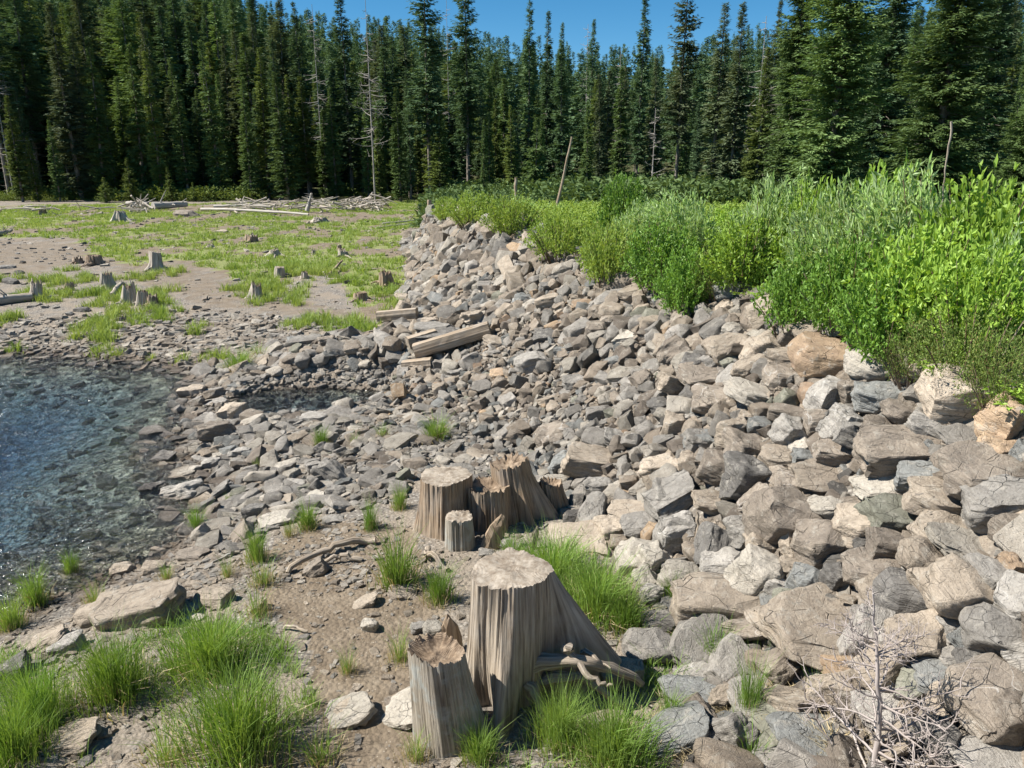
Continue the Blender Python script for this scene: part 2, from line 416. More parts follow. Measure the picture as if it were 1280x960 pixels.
# ------------------------------------------------------------------ zones in the picture, turned into ground masks
SLOPE = [(505, 300), (528, 268), (560, 262), (640, 285), (740, 318), (830, 330), (900, 345), (970, 375), (1050, 425), (1180, 425), (1290, 480), (1900, 700),
         (1900, 1600), (900, 1500), (880, 1000), (850, 900), (850, 800), (790, 720), (735, 660), (690, 590), (600, 560), (560, 520), (470, 505), (462, 425), (500, 398), (512, 340)]
SHORE = [(462, 425), (470, 505), (560, 520), (600, 560), (690, 590), (735, 660), (700, 640), (520, 595), (500, 625), (430, 640), (390, 640), (330, 665), (300, 690),
         (230, 672), (175, 620), (165, 570), (215, 520), (215, 480), (250, 462), (330, 440), (380, 425), (430, 418)]
BEACH = [(-200, 405), (100, 395), (250, 385), (430, 405), (480, 400), (470, 430), (330, 450), (250, 470), (200, 470), (0, 450), (-200, 450)]
MEADOW = [(-400, 262), (530, 252), (522, 290), (512, 345), (500, 392), (455, 400), (425, 350), (370, 335), (350, 372), (300, 350), (225, 325), (180, 335), (130, 322), (90, 298), (-400, 292)]
NEARG = [(-500, 800), (60, 800), (150, 800), (330, 775), (390, 880), (370, 1000), (500, 1200), (-500, 1200)]
def zones(x, y, z):
    u, v, d = proj(x, y, z)
    front = (d > .5)
    return u, v, front

# ground sheet: one graded grid out to the horizon
def graded(lo, hi, fine_lo, fine_hi, step, grow=1.045):
    a = list(np.arange(fine_lo, fine_hi, step)); s = step; x = a[-1]
    while x < hi: s *= grow; x += s; a.append(x)
    s = step; x = fine_lo; b = []
    while x > lo: s *= grow; x -= s; b.append(x)
    return np.array(b[::-1] + a)
gx = graded(-900, 900, -6.5, 4.5, .055); gy = graded(-60, 1400, 2.6, 9.5, .05)
GX, GY = np.meshgrid(gx, gy); GZ = zf(GX, GY)
fine = (np.abs(GX) < 12) & (GY < 22)
GZ = GZ + np.where(fine, .018*(fbm(GX*9, GY*9, 77, 3)-.5), 0)
U_, V_, FR = zones(GX, GY, GZ)
Uj = U_ + 26*(fbm(GX*1.3, GY*1.3, 3)-.5)*np.minimum(1, 1); Vj = V_ + 18*(fbm(GX*1.3, GY*1.3, 8)-.5)
meadow = in_poly(Uj, Vj, MEADOW) & FR
patch = fbm(GX*.55, GY*.55, 50)
green = np.where(meadow, sstep(.42, .56, patch*.6+fbm(GX*2.2, GY*2.2, 51)*.4), 0)
tx_ = np.interp(GY, TY, TX); cx_ = np.interp(GY, CY, CX)
ondam = (GX > tx_ - .2) & (GX < cx_ + .3) & (GY < 31.5)
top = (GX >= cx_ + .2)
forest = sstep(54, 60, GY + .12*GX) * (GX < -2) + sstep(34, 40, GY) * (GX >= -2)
mud = np.where(in_poly(Uj, Vj, [(330, 690), (400, 650), (520, 660), (560, 780), (520, 960), (560, 1300), (330, 1300), (400, 900), (390, 800), (330, 760)]) & FR, 1.0, 0)
mud = np.maximum(mud, np.where(in_poly(Uj, Vj, [(-400, 292), (90, 300), (130, 322), (240, 330), (350, 372), (480, 395), (480, 402), (250, 385), (110, 330), (20, 345), (-400, 350)]) & FR, .5, 0))
mud = np.maximum(mud, np.where(meadow, .6, 0))
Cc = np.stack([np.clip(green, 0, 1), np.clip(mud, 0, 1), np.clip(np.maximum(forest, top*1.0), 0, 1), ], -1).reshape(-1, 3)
nyy, nxx = GX.shape
idx = np.arange(nyy*nxx).reshape(nyy, nxx)
Fg = np.stack([idx[:-1, :-1], idx[:-1, 1:], idx[1:, 1:], idx[1:, :-1]], -1).reshape(-1, 4)

T = NT('ground_soil')
P = T.new('ShaderNodeNewGeometry').outputs['Position']
ca = T.new('ShaderNodeVertexColor', layer_name='Col'); sc_ = T.new('ShaderNodeSeparateColor'); T.lk(ca.outputs[0], sc_.inputs[0])
vo = T.voro(P, 28); vo2 = T.voro(P, 75)
peb = T.ramp(T.math('FRACT', T.math('MULTIPLY', vo.outputs['Color'], 3.7)), [(0, (.17, .16, .145)), (.4, (.29, .27, .24)), (1, (.43, .40, .35))])
peb = T.mix(T.ramp(vo.outputs['Distance'], [(.25, 0), (.55, .8)]), peb, (.12, .105, .09))
fin = T.ramp(T.noise(P, 90, 5, .7), [(.3, (.14, .115, .09)), (.7, (.36, .31, .25))])
grav = T.mix(T.ramp(T.noise(P, 2.2, 3), [(.4, 0), (.6, 1)]), peb, fin)
mudc = T.ramp(T.noise(P, 5, 8, .65), [(.3, (.135, .105, .074)), (.5, (.185, .148, .107)), (.75, (.265, .22, .165))])
specks = T.ramp(vo2.outputs['Color'], [(.80, 0), (.84, .75)])
mudc = T.mix(T.math('MULTIPLY', specks, T.ramp(vo2.outputs['Distance'], [(.25, 1), (.4, 0)])), mudc, (.42, .38, .32))
mf = T.ramp(T.math('ADD', sc_.outputs[1], T.math('MULTIPLY', T.math('SUBTRACT', T.noise(P, 3, 4), .5), .6)), [(.35, 0), (.6, 1)])
c = T.mix(mf, grav, mudc)
gc = T.ramp(T.noise(P, 1.6, 6, .7), [(.3, (.25, .235, .12)), (.5, (.20, .235, .08)), (.75, (.27, .28, .13))])
gf = T.ramp(T.math('ADD', sc_.outputs[0], T.math('MULTIPLY', T.math('SUBTRACT', T.noise(P, 6, 5), .5), .9)), [(.35, 0), (.65, .9)])
c = T.mix(gf, c, gc)
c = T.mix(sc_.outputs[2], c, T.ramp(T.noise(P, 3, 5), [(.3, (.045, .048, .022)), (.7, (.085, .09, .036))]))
# lake bed: stones that turn olive and brown with depth of silt
sx = T.new('ShaderNodeSeparateXYZ'); T.lk(P, sx.inputs[0])
bedv = T.voro(T.mapping(P, (1, 1, .2)), 5.5); bedc = T.ramp(T.math('FRACT', T.math('MULTIPLY', bedv.outputs['Color'], 5.3)), [(0, (.24, .21, .15)), (.5, (.38, .34, .25)), (1, (.55, .50, .38))])
bedc = T.mix(T.ramp(bedv.outputs['Distance'], [(.3, 0), (.65, .5)]), bedc, (.14, .125, .09))
bedc = T.mix(T.ramp(T.math('MULTIPLY', sx.outputs[2], -1), [(.06, 0), (.45, .8)]), bedc, (.34, .345, .29))
uw = T.ramp(T.math('MULTIPLY', sx.outputs[2], -1), [(0.0, 0), (.05, 1)])
c = T.mix(uw, c, bedc)
h = T.math('ADD', T.math('MULTIPLY', vo.outputs['Distance'], -1.0), T.noise(P, 40, 6, .7))
h = T.math('ADD', h, T.math('MULTIPLY', bedv.outputs['Distance'], T.math('MULTIPLY', uw, -2)))
c, r = wet(T, c, .92, .07)
ground_m = T.finish(c, r, T.bump(h, .8, .02), .2)
ground = tag(link('ground', mesh_np('ground', np.stack([GX, GY, GZ], -1).reshape(-1, 3), Fg, [ground_m], True, col=Cc)), kind='structure')

# ------------------------------------------------------------------ water
T = NT('clear_water')
P = T.new('ShaderNodeNewGeometry').outputs['Position']
w1 = T.noise(T.mapping(P, (1.0, 2.2, 1), rot=(0, 0, R(18))), 3.2, 4, .6, .8)
w2 = T.noise(T.mapping(P, (1, 1.6, 1), rot=(0, 0, R(-12))), 8, 3, .6, .8)
hh = T.math('ADD', w1, T.math('MULTIPLY', w2, .16))
nb = T.bump(hh, .9, .22)
gl = T.new('ShaderNodeBsdfGlossy'); gl.inputs['Roughness'].default_value = .10; T.lk(nb, gl.inputs['Normal'])
rf = T.new('ShaderNodeBsdfTransparent'); rf.inputs[0].default_value = (.93, .97, .97, 1)
fr = T.new('ShaderNodeFresnel'); fr.inputs[0].default_value = 1.34; T.lk(nb, fr.inputs['Normal'])
mx = T.new('ShaderNodeMixShader'); T.lk(fr.outputs[0], mx.inputs[0]); T.lk(rf.outputs[0], mx.inputs[1]); T.lk(gl.outputs[0], mx.inputs[2])
T.lk(mx.outputs[0], T.out.inputs[0])
ab = T.new('ShaderNodeVolumeAbsorption'); ab.inputs['Color'].default_value = (.05, .42, .76, 1); ab.inputs['Density'].default_value = .85
T.lk(ab.outputs[0], T.out.inputs['Volume'])
water_m = T.m
def water_body(name, poly, grow, zt):
    ring = [Vector((x, y, 0)) for x, y in poly]; c = sum(ring, Vector()) / len(ring)
    n = len(ring); top = []
    for p in ring:
        d = (p - c).normalized() * grow; top.append(p + d)
    V = [(p.x, p.y, zt) for p in top] + [(p.x, p.y, -4) for p in top]
    bm = bmesh.new(); vs = [bm.verts.new(v) for v in V]
    bm.faces.new(vs[:n]); bm.faces.new(vs[n:][::-1])
    for i in range(n): bm.faces.new((vs[i], vs[n+i], vs[n+(i+1) % n], vs[(i+1) % n]))
    bmesh.ops.recalc_face_normals(bm, faces=bm.faces)
    bmesh.ops.triangulate(bm, faces=bm.faces)
    me = bpy.data.meshes.new(name); bm.to_mesh(me); bm.free(); me.materials.append(water_m)
    return tag(link(name, me), kind='structure')
LAKE_W = [(-60, -24), (-9, 1.2), (-5.1, 4.0), (-3.6, 5.2), (-2.8, 6.5), (-2.6, 7.6), (-3.1, 8.7), (-3.8, 9.4), (-4.48, 10.6), (-4.48, 11.2), (-4.5, 12.4), (-4.7, 13.4), (-6.6, 14.6), (-10, 15.4), (-16, 16), (-60, 18)]
water_body('lake_water', LAKE_W, 0, 0.0)
water_body('pool_water', POOL, .28, 0.006)

# ------------------------------------------------------------------ rocks
def rock_variant(seed, ncut, squash, levels, disp, mind=.30):
    rd = random.Random(seed); bm = bmesh.new(); bmesh.ops.create_cube(bm, size=1.0)
    for i in range(ncut):
        n = Vector((rd.gauss(0, 1), rd.gauss(0, 1), rd.gauss(0, .9))).normalized()
        sup = .5 * (abs(n.x) + abs(n.y) + abs(n.z))
        d = rd.uniform(max(mind, .58*sup), .80*sup)
        r = bmesh.ops.bisect_plane(bm, geom=bm.verts[:]+bm.edges[:]+bm.faces[:], dist=1e-5, plane_co=n*d, plane_no=n, clear_outer=True)
        es = [e for e in r['geom_cut'] if isinstance(e, bmesh.types.BMEdge)]
        if len(es) > 2: bmesh.ops.contextual_create(bm, geom=es)
    bmesh.ops.remove_doubles(bm, verts=bm.verts, dist=.03)
    bmesh.ops.recalc_face_normals(bm, faces=bm.faces)
    if levels > 0:
        bmesh.ops.bevel(bm, geom=[e for e in bm.edges], offset=.028, segments=2 if levels > 1 else 1, profile=.6, affect='EDGES', clamp_overlap=True)
    bmesh.ops.triangulate(bm, faces=bm.faces)
    lim = {0: 9, 1: .36, 2: .08}[levels]
    for k in range(5):
        es = [e for e in bm.edges if e.calc_length() > lim]
        if not es: break
        bmesh.ops.subdivide_edges(bm, edges=es, cuts=1); bmesh.ops.triangulate(bm, faces=[f for f in bm.faces if len(f.verts) > 3])
    bm.normal_update()
    off = Vector((seed*3.1, seed*1.7, seed*.3))
    for v in bm.verts:
        p = v.co
        d = mnoise.fractal(p*2.2+off, 1.0, 2.0, 3) * disp
        if levels > 1:
            q = Vector((p.x*1.5, p.y*1.5, p.z*9)); d += (abs(mnoise.noise(q+off)) - .2) * disp * .45 + mnoise.noise(p*14+off) * .006
        v.co = p + v.normal * d
    mn = Vector([min(v.co[i] for v in bm.verts) for i in range(3)]); mxx = Vector([max(v.co[i] for v in bm.verts) for i in range(3)])
    for v in bm.verts:
        v.co = Vector([(v.co[i]-mn[i])/(mxx[i]-mn[i])-.5 for i in range(3)])
    V = np.array([v.co[:] for v in bm.verts]); F = np.array([[v.index for v in f.verts] for f in bm.faces])
    bm.free(); return V, F
SH = {'block': (9, .30), 'slab': (8, .32), 'rounded': (26, .42), 'wedge': (6, .22)}
HI = {}
for si, (sh, (nc, md)) in enumerate(SH.items()):
    HI[sh] = []
    for k in range(9):
        V, F = rock_variant(100*si + k + 1, nc + k % 3, 1, 2, .095 if sh != 'rounded' else .07, md)
        HI[sh].append(mesh_np('rock_' + sh, V, F, [RM['grey']], True, sharp=R(33)))
LOW = [rock_variant(900 + k, 8 + k % 5, 1, 1, .07, .3) for k in range(22)]
TINY = [rock_variant(1200 + k, 7, 1, 0, .03, .3) for k in range(10)]

SZ = np.array([(1200, 600, .34), (1000, 720, .29), (1240, 800, .40), (1000, 500, .22), (800, 620, .18), (860, 420, .21), (700, 500, .14), (600, 470, .135),
               (540, 300, .23), (650, 345, .23), (740, 380, .20), (550, 560, .125), (300, 580, .16), (420, 450, .20), (240, 520, .16), (480, 540, .12), (1000, 930, .28), (520, 380, .23), (900, 850, .28), (620, 560, .115), (360, 620, .15)], float)
def size_at(u, v):
    d = (SZ[:, 0]-u)**2 + (SZ[:, 1]-v)**2 + 400; w = 1/d**1.5
    return float((w*SZ[:, 2]).sum()/w.sum())
def tone_pick(u, v, rd):
    q = sstep(600, 1050, u)
    if rd.random() < q * .9:
        ws = dict(tan=.2, grey=.24, brown=.27, rusty=.03, pale=.06, greenish=.05)
        ws['blue-grey'] = .04; ws['dark grey'] = .08
    elif u > 480 and v < 520: ws = dict(tan=.30, grey=.30, brown=.16, rusty=.04, pale=.14, greenish=.01); ws['blue-grey'] = .05
    else: ws = dict(grey=.46, pale=.22, tan=.12, brown=.1, rusty=.0, greenish=.02); ws['blue-grey'] = .08
    return rd.choices(list(ws), list(ws.values()))[0]

rocks = []      # dict(c, R(3x3), dims, tone, shape, px, u, v, hero label)
def add_hero(u, v, w, h, tone, shape, tilt=0, label=None, yaw=None):
    rd = random.Random(int(u*31+v*17))
    p, t = hit(u, v); mpp = t / FPX
    w = w*1.12; h = h*1.14
    W = w*mpp; Hs = h*mpp
    dep = math.atan2(-ray(u, v)[2], ray(u, v)[1])
    if shape == 'slab': D = .75*W; Hh = max((Hs - D*math.sin(dep))/math.cos(dep), .25*W)
    else: D = .8*min(W, Hs*1.6); Hh = max((Hs*1.0 - .45*D*math.sin(dep))/math.cos(dep), .4*W)
    if Hh > 1.25*Hs: Hh = 1.25*Hs
    c = p - ray(u, v)/np.linalg.norm(ray(u, v)) * (.22*min(D, Hh) + .02)
    slope = 12 if u > 620 else 4
    E = Euler((R(slope + rd.uniform(-4, 8)), R(-tilt + rd.uniform(-3, 3)), R(rd.uniform(-22, 22) if yaw is None else yaw)), 'ZYX')
    M = np.array(E.to_matrix())
    rocks.append(dict(c=c, M=M, dims=np.array([W, D, Hh]), tone=tone, shape=shape, px=math.sqrt(w*h), u=u, v=v, label=label, seed=rd.randrange(1000), hero=True))
Z9 = [(240,490,270,130,'tan','rounded',0,'large smooth pale tan boulder behind the grass tuft, largest low on the wall'),(335,410,150,130,'pale','block',-20),(470,440,100,110,'blue-grey','block',8),
 (520,565,330,190,'tan','slab',-8,'broad flat tan slab behind the dead sapling'),(410,250,190,170,'brown','rounded',-15),(510,320,150,120,'brown','block',20),(560,420,90,90,'dark grey','block',0),
 (665,400,150,100,'brown','rounded',0),(765,480,160,130,'dark grey','rounded',0,'dark grey rounded boulder just above the crown of the dead sapling'),(715,245,150,95,'greenish','wedge',-8),(855,195,180,100,'tan','rounded',-14),
 (740,50,240,110,'brown','block',-5),(980,130,230,150,'brown','rounded',-12),(1030,210,180,130,'grey','block',18),(820,380,150,110,'tan','rounded',-32),(930,470,230,170,'tan','block',-28),
 (1020,420,190,150,'grey','slab',-20),(930,330,190,100,'pale','slab',-10),(720,330,130,90,'brown','wedge',-10),(860,280,160,90,'tan','rounded',0),(1065,390,85,90,'rusty','block',-12),
 (1020,580,180,130,'grey','rounded',-5),(800,600,190,140,'tan','block',8),(1000,750,240,170,'brown','rounded',-10),(870,710,150,80,'blue-grey','slab',0),(500,885,230,130,'blue-grey','slab',-6),
 (100,860,185,140,'blue-grey','slab',10,'smooth blue-grey flat stone with grass lying over it'),(150,755,170,60,'blue-grey','slab',-10),(165,700,110,60,'grey','slab',5),(1010,940,210,90,'grey','slab',5),(1060,830,150,180,'brown','block',-15),
 (305,150,130,140,'dark grey','block',-10),(95,190,150,85,'grey','wedge',25),(100,300,110,110,'grey','block',0),(40,370,110,110,'pale','block',0),(620,270,140,110,'tan','block',8),(520,130,170,80,'tan','slab',-5),
 (600,220,110,60,'brown','slab',0),(690,150,150,60,'pale','slab',15),(800,130,130,70,'blue-grey','wedge',10),(300,290,100,80,'grey','block',0),(350,330,110,80,'tan','block',-20),(230,380,110,80,'grey','block',0),
 (435,385,70,50,'tan','rounded',0),(210,290,70,60,'tan','block',10),(300,50,120,80,'brown','block',-20),(400,75,110,60,'tan','rounded',0),(170,30,100,60,'grey','block',-10),(460,45,60,40,'pale','slab',20),(475,75,70,50,'blue-grey','block',0),
 (230,110,110,80,'brown','rounded',-20),(60,100,110,70,'tan','block',10),(140,80,60,50,'tan','rounded',0),(560,60,110,60,'brown','wedge',0),(440,160,110,90,'brown','block',0),(210,200,120,70,'tan','slab',-15),(950,600,120,90,'blue-grey','slab',0),
 (700,800,160,70,'grey','slab',4),(350,760,170,60,'grey','slab',-4),(1060,280,110,90,'brown','rounded',-15),(1020,50,110,80,'rusty','block',0),(640,320,60,50,'dark grey','block',0),(900,560,90,60,'grey','wedge',0),(780,530,70,50,'tan','block',0),(640,10,150,90,'grey','block',-20)]
for a in Z9:
    x, y, w, h, to, sh, ti = a[:7]; add_hero(800+x/2.285, 540+y/2.285, w/2.285, h/2.285, to, sh, ti, a[7] if len(a) > 7 else None)
Z6 = [(205,370,180,110,'blue-grey','rounded',-12,'smooth blue-grey boulder under the shrubs at the wall crest'),(325,465,150,120,'tan','wedge',18),(500,530,140,100,'tan','wedge',25),(540,630,240,150,'rusty','rounded',-5,'rust-stained orange and grey boulder on the wall crest'),
 (720,665,210,130,'pale','block',-15),(850,670,120,170,'brown','block',0),(1000,600,220,80,'grey','slab',8),(1045,765,250,200,'tan','rounded',5,'big tan rounded boulder under the heather mat'),(1225,850,190,180,'rusty','block',-10,'orange block at the edge of the wall below the heather mat'),
 (1060,930,200,90,'grey','slab',-8),(745,775,190,90,'blue-grey','wedge',5),(540,770,130,130,'grey','block',0),(640,750,100,110,'brown','block',10),(625,885,150,150,'grey','block',-20),(410,900,140,110,'grey','block',-15),
 (400,835,140,70,'brown','rounded',0),(250,665,130,90,'tan','wedge',25),(370,700,130,90,'brown','rounded',-12),(275,760,210,110,'pale','slab',-22),(170,590,150,110,'tan','rounded',15),(90,690,190,60,'brown','slab',-5),
 (120,780,160,110,'brown','rounded',0),(290,880,90,60,'blue-grey','block',0),(70,930,130,70,'blue-grey','rounded',0),(320,590,110,100,'tan','block',-30),(410,540,90,110,'brown','block',0),(830,830,150,110,'brown','slab',-20),
 (920,880,150,110,'grey','slab',-22),(780,910,200,90,'brown','slab',-22),(480,690,90,110,'brown','rounded',0),(60,560,90,50,'tan','slab',20),(110,640,80,60,'grey','rounded',0),(40,760,90,60,'dark grey','block',0),(510,870,110,90,'brown','rounded',0),
 (200,520,80,60,'pale','slab',0),(30,440,60,60,'tan','block',0),(150,460,60,100,'tan','block',0),(240,850,60,60,'tan','block',0)]
for a in Z6:
    x, y, w, h, to, sh, ti = a[:7]; add_hero(853+x/3, 240+y/3, w/3, h/3, to, sh, ti, a[7] if len(a) > 7 else None)
Z8 = [(735,92,175,80,'tan','wedge',-12),(745,170,75,75,'grey','block',0),(700,305,190,85,'tan','slab',10,'tan slab tipped up against the foot of the wall behind the stumps'),(870,370,140,110,'pale','rounded',0),(985,415,120,80,'pale','rounded',0),
 (890,620,130,100,'grey','rounded',0),(810,700,120,110,'greenish','wedge',0,'greenish grey pointed stone against the roots of the largest stump'),(640,105,70,75,'blue-grey','block',10),(620,20,100,60,'brown','rounded',0),(965,300,110,120,'grey','block',-10),
 (960,180,130,80,'grey','slab',-15),(840,230,120,45,'tan','slab',20),(870,265,110,70,'grey','slab',5),(800,20,80,50,'grey','slab',-20),(690,60,60,60,'grey','block',0),(790,290,90,80,'tan','block',10),(680,250,60,50,'dark grey','rounded',0),
 (50,800,110,80,'tan','slab',20),(85,485,70,45,'tan','slab',18),(190,460,80,45,'brown','slab',0),(95,555,45,40,'pale','rounded',0),(280,565,60,40,'pale','rounded',0),(235,560,45,30,'grey','block',0),(500,330,50,45,'grey','block',0),(430,345,45,25,'grey','rounded',0),(930,545,110,60,'dark grey','rounded',0),
 (200,770,120,40,'pale','slab',25),(190,810,120,50,'pale','slab',25),(1010,700,90,50,'grey','slab',10)]
for a in Z8:
    x, y, w, h, to, sh, ti = a[:7]; add_hero(420+x/2.285, 540+y/2.285, w/2.285, h/2.285, to, sh, ti, a[7] if len(a) > 7 else None)
Z7 = [(400,510,250,120,'tan','wedge',14,'large tan flat-topped boulder on the bank, tilted, lake behind it'),(280,525,130,90,'tan','rounded',25),(610,480,95,60,'tan','wedge',8),(530,507,75,30,'tan','slab',5),(130,600,140,80,'tan','slab',28),(40,680,90,60,'dark grey','wedge',30),
 (190,612,80,55,'grey','block',8),(790,252,90,45,'pale','slab',10),(733,235,62,62,'dark grey','wedge',10),(412,46,65,35,'pale','rounded',0),(440,170,62,50,'dark grey','block',0),(520,120,100,35,'pale','slab',15),(1000,800,150,75,'pale','slab',24,'pale streaked flat slab on bare mud near the small stump'),
 (545,352,90,40,'brown','slab',8),(440,395,60,45,'tan','rounded',0),(210,875,150,50,'tan','slab',14),(400,230,45,25,'dark grey','block',0),(500,255,55,25,'dark grey','slab',0),(820,95,70,30,'pale','slab',5),(900,190,60,45,'pale','slab',10),
 (960,175,55,40,'grey','wedge',0),(840,150,60,30,'grey','slab',0),(905,395,60,50,'brown','wedge',35),(350,395,60,40,'tan','block',0),(560,530,45,25,'pale','slab',0),(600,95,60,40,'grey','wedge',10),(685,60,60,30,'grey','block',0),(950,250,60,35,'grey','slab',0),(470,80,60,50,'dark grey','slab',0),(735,500,55,40,'tan','slab',30)]
for a in Z7:
    x, y, w, h, to, sh, ti = a[:7]; add_hero(x/2.285, 540+y/2.285, w/2.285, h/2.285, to, sh, ti, a[7] if len(a) > 7 else None)
Z4 = [(725,757,95,70,'tan','wedge',5),(870,838,110,90,'tan','wedge',20,'upright tan triangular rock between the lake and the still pool'),(780,855,100,35,'grey','slab',5),(810,790,80,30,'grey','slab',5),(1155,560,80,38,'dark grey','wedge',0),(40,340,72,22,'dark grey','rounded',0,'low dark boulder on the far beach, nearest the frame edge'),
 (310,445,60,25,'dark grey','rounded',0),(697,90,95,42,'brown','rounded',-4,'dark brown boulder beside the white log on the far meadow'),(515,465,30,20,'dark grey','block',0),(30,285,50,18,'grey','rounded',0),(1190,850,110,50,'grey','block',0),(645,770,80,30,'dark grey','slab',15),(1225,565,60,50,'brown','block',0),(830,150,50,16,'tan','slab',0)]
for a in Z4:
    x, y, w, h, to, sh, ti = a[:7]; add_hero(x/3, 240+y/3, w/3, h/3, to, sh, ti, a[7] if len(a) > 7 else None)
Z5 = [(770,415,95,58,'tan','rounded',12,'bright tan rounded stone alone above the timber crib, sunlit'),(605,345,80,50,'pale','slab',20),(575,565,90,45,'tan','slab',-5),(1100,385,125,70,'tan','wedge',18),(1020,455,110,70,'tan','rounded',0),(960,520,90,70,'brown','rounded',0),
 (1065,550,90,50,'pale','slab',15),(710,640,130,95,'grey','slab',12),(800,910,130,85,'brown','rounded',0),(1245,885,95,110,'tan','rounded',0,'yellowish tan rounded boulder in mid wall with layered face'),(1140,310,100,60,'blue-grey','rounded',0),(1170,255,90,70,'blue-grey','slab',-20),
 (770,365,60,50,'dark grey','block',0),(900,425,70,40,'rusty','rounded',0),(590,685,70,40,'rusty','rounded',0),(550,430,60,40,'pale','slab',20),(910,235,40,50,'tan','wedge',0),(690,225,60,50,'tan','rounded',0),(310,450,115,40,'blue-grey','slab',-4),
 (615,150,40,60,'tan','wedge',0),(475,170,40,30,'pale','block',0),(290,190,50,35,'tan','slab',25),(280,215,45,30,'pale','slab',0),(880,250,70,40,'tan','slab',0),(680,290,60,50,'grey','block',0),(420,370,50,60,'brown','wedge',20),
 (430,680,60,40,'grey','slab',10),(820,600,50,40,'blue-grey','block',0),(870,720,80,50,'grey','wedge',0),(1200,800,100,60,'dark grey','rounded',0),(1000,490,60,60,'brown','rounded',0),(770,540,100,50,'dark grey','slab',10),(1130,340,90,50,'tan','slab',0),(680,410,70,60,'blue-grey','wedge',-20)]
for a in Z5:
    x, y, w, h, to, sh, ti = a[:7]; add_hero(427+x/3, 240+y/3, w/3, h/3, to, sh, ti, a[7] if len(a) > 7 else None)

# stumps and timbers are kept clear of loose rubble
KEEP = []      # (x, y, r)
for (u, v, r) in ((650, 850, .55), (560, 905, .25), (556, 668, .30), (610, 665, .28), (655, 650, .38), (577, 688, .15), (695, 640, .15)):
    p, t = hit(u, v); KEEP.append((p[0], p[1], r))

grid = {}
def occupied(x, y, r, k=.62):
    ci, cj = int(x//.5), int(y//.5)
    for i in range(ci-2, ci+3):
        for j in range(cj-2, cj+3):
            for (a, b, q) in grid.get((i, j), ()):
                if (a-x)**2+(b-y)**2 < ((q+r)*k)**2: return True
    return False
def occupy(x, y, r): grid.setdefault((int(x//.5), int(y//.5)), []).append((x, y, r))
for r in rocks: occupy(r['c'][0], r['c'][1], .5*max(r['dims'][0], r['dims'][1])*.95)
for k in KEEP: occupy(*k)

def dam_normal(x, y):
    e = .15
    gx_ = (zf(x+e, y)-zf(x-e, y))/(2*e); gy_ = (zf(x, y+e)-zf(x, y-e))/(2*e)
    n = Vector((-float(gx_), -float(gy_), 1)).normalized(); return n
rd = random.Random(5)
def scatter(poly, n, x0, x1, y0, y1, fac, spread, kpack, flat, tiltdeg, tset=None, zoff=.12, lift=None):
    xs = rng.uniform(x0, x1, n); ys = rng.uniform(y0, y1, n); zs = zf(xs, ys)
    u, v, d = proj(xs, ys, zs)
    ok = in_poly(u, v, poly) & (d > 3.0) & (ys > 2.75) & (u > -60) & (u < 1360) & (v < 1060) & (~in_poly(u, v, [(468, 422), (478, 395), (520, 388), (630, 402), (630, 420), (560, 455), (530, 462), (500, 455), (500, 425)]) | (fac < .8)) & (sd_poly(xs, ys, POOL) > .02)
    cand = [(float(size_at(a, b))*fac*math.exp(rd.gauss(0, spread)), x, y, z, a, b, dd) for x, y, z, a, b, dd, o in zip(xs, ys, zs, u, v, d, ok) if o]
    cand.sort(key=lambda c: -round(c[0]*8))
    out = 0
    for s, x, y, z, a, b, dd in cand:
        if z < -.03 and rd.random() < .75: continue
        if z < -.25 or s*FPX/dd > 95: continue
        if s > .14 and sd_poly(x, y, POOL) < .2: continue
        if occupied(x, y, s*.5, kpack): continue
        occupy(x, y, s*.5)
        sh = rd.choices(['block', 'slab', 'rounded', 'wedge'], [3.2, 3.6 if b > 420 else 2.2, 1.3, 3])[0]
        if flat > .9: sh = rd.choice(['slab', 'slab', 'wedge'])
        hgt = {'block': rd.uniform(.55, .85), 'slab': rd.uniform(.24, .4), 'rounded': rd.uniform(.55, .8), 'wedge': rd.uniform(.4, .65)}[sh]
        dims = np.array([s*rd.uniform(1.0, 1.35), s*rd.uniform(.7, 1.0), s*hgt*1.1])
        nrm = dam_normal(x, y)
        q = Vector((0, 0, 1)).rotation_difference(nrm.lerp(Vector((0, 0, 1)), .25))
        E = Euler((R(rd.gauss(0, tiltdeg)), R(rd.gauss(0, tiltdeg)), R(rd.uniform(0, 360))))
        M = np.array((q.to_matrix() @ E.to_matrix()))
        c = np.array([x, y, z + dims[2]*zoff])
        t = tone_pick(a, b, rd) if not tset else rd.choice(tset)
        rocks.append(dict(c=c, M=M, dims=dims, tone=t, shape=sh, px=math.sqrt(dims[0]*max(dims[1]*.6, dims[2]))*FPX/dd, u=a, v=b, label=None, seed=rd.randrange(1000), hero=False,
                          vis=(-5 < a < 1285 and v is not None and b < 965)))
        out += 1
    return out
n1 = scatter(SLOPE, 80000, -5, 7, 2.4, 33, .76, .36, .58, 0, 24, zoff=.36)
n2 = scatter(SHORE, 30000, -6.5, 1.5, 5.5, 16, .86, .35, .62, 1, 15, zoff=.24)
n3 = scatter(SLOPE, 90000, -5, 7, 2.4, 33, .44, .3, .48, 0, 34, zoff=.02)
n4 = scatter(SHORE, 30000, -6.5, 1.5, 5.5, 16, .55, .3, .5, 1, 20, zoff=.06)
print('rocks', n1, n2, n3, n4)
for r in rocks:
    if 'vis' not in r: r['vis'] = True
order = sorted([r for r in rocks if r['vis']], key=lambda r: (-1e6 if r['hero'] else 0) - r['px'])
NIND = 296
ind = order[:NIND]; ids = set(id(r) for r in ind)
rest = [r for r in rocks if id(r) not in ids]

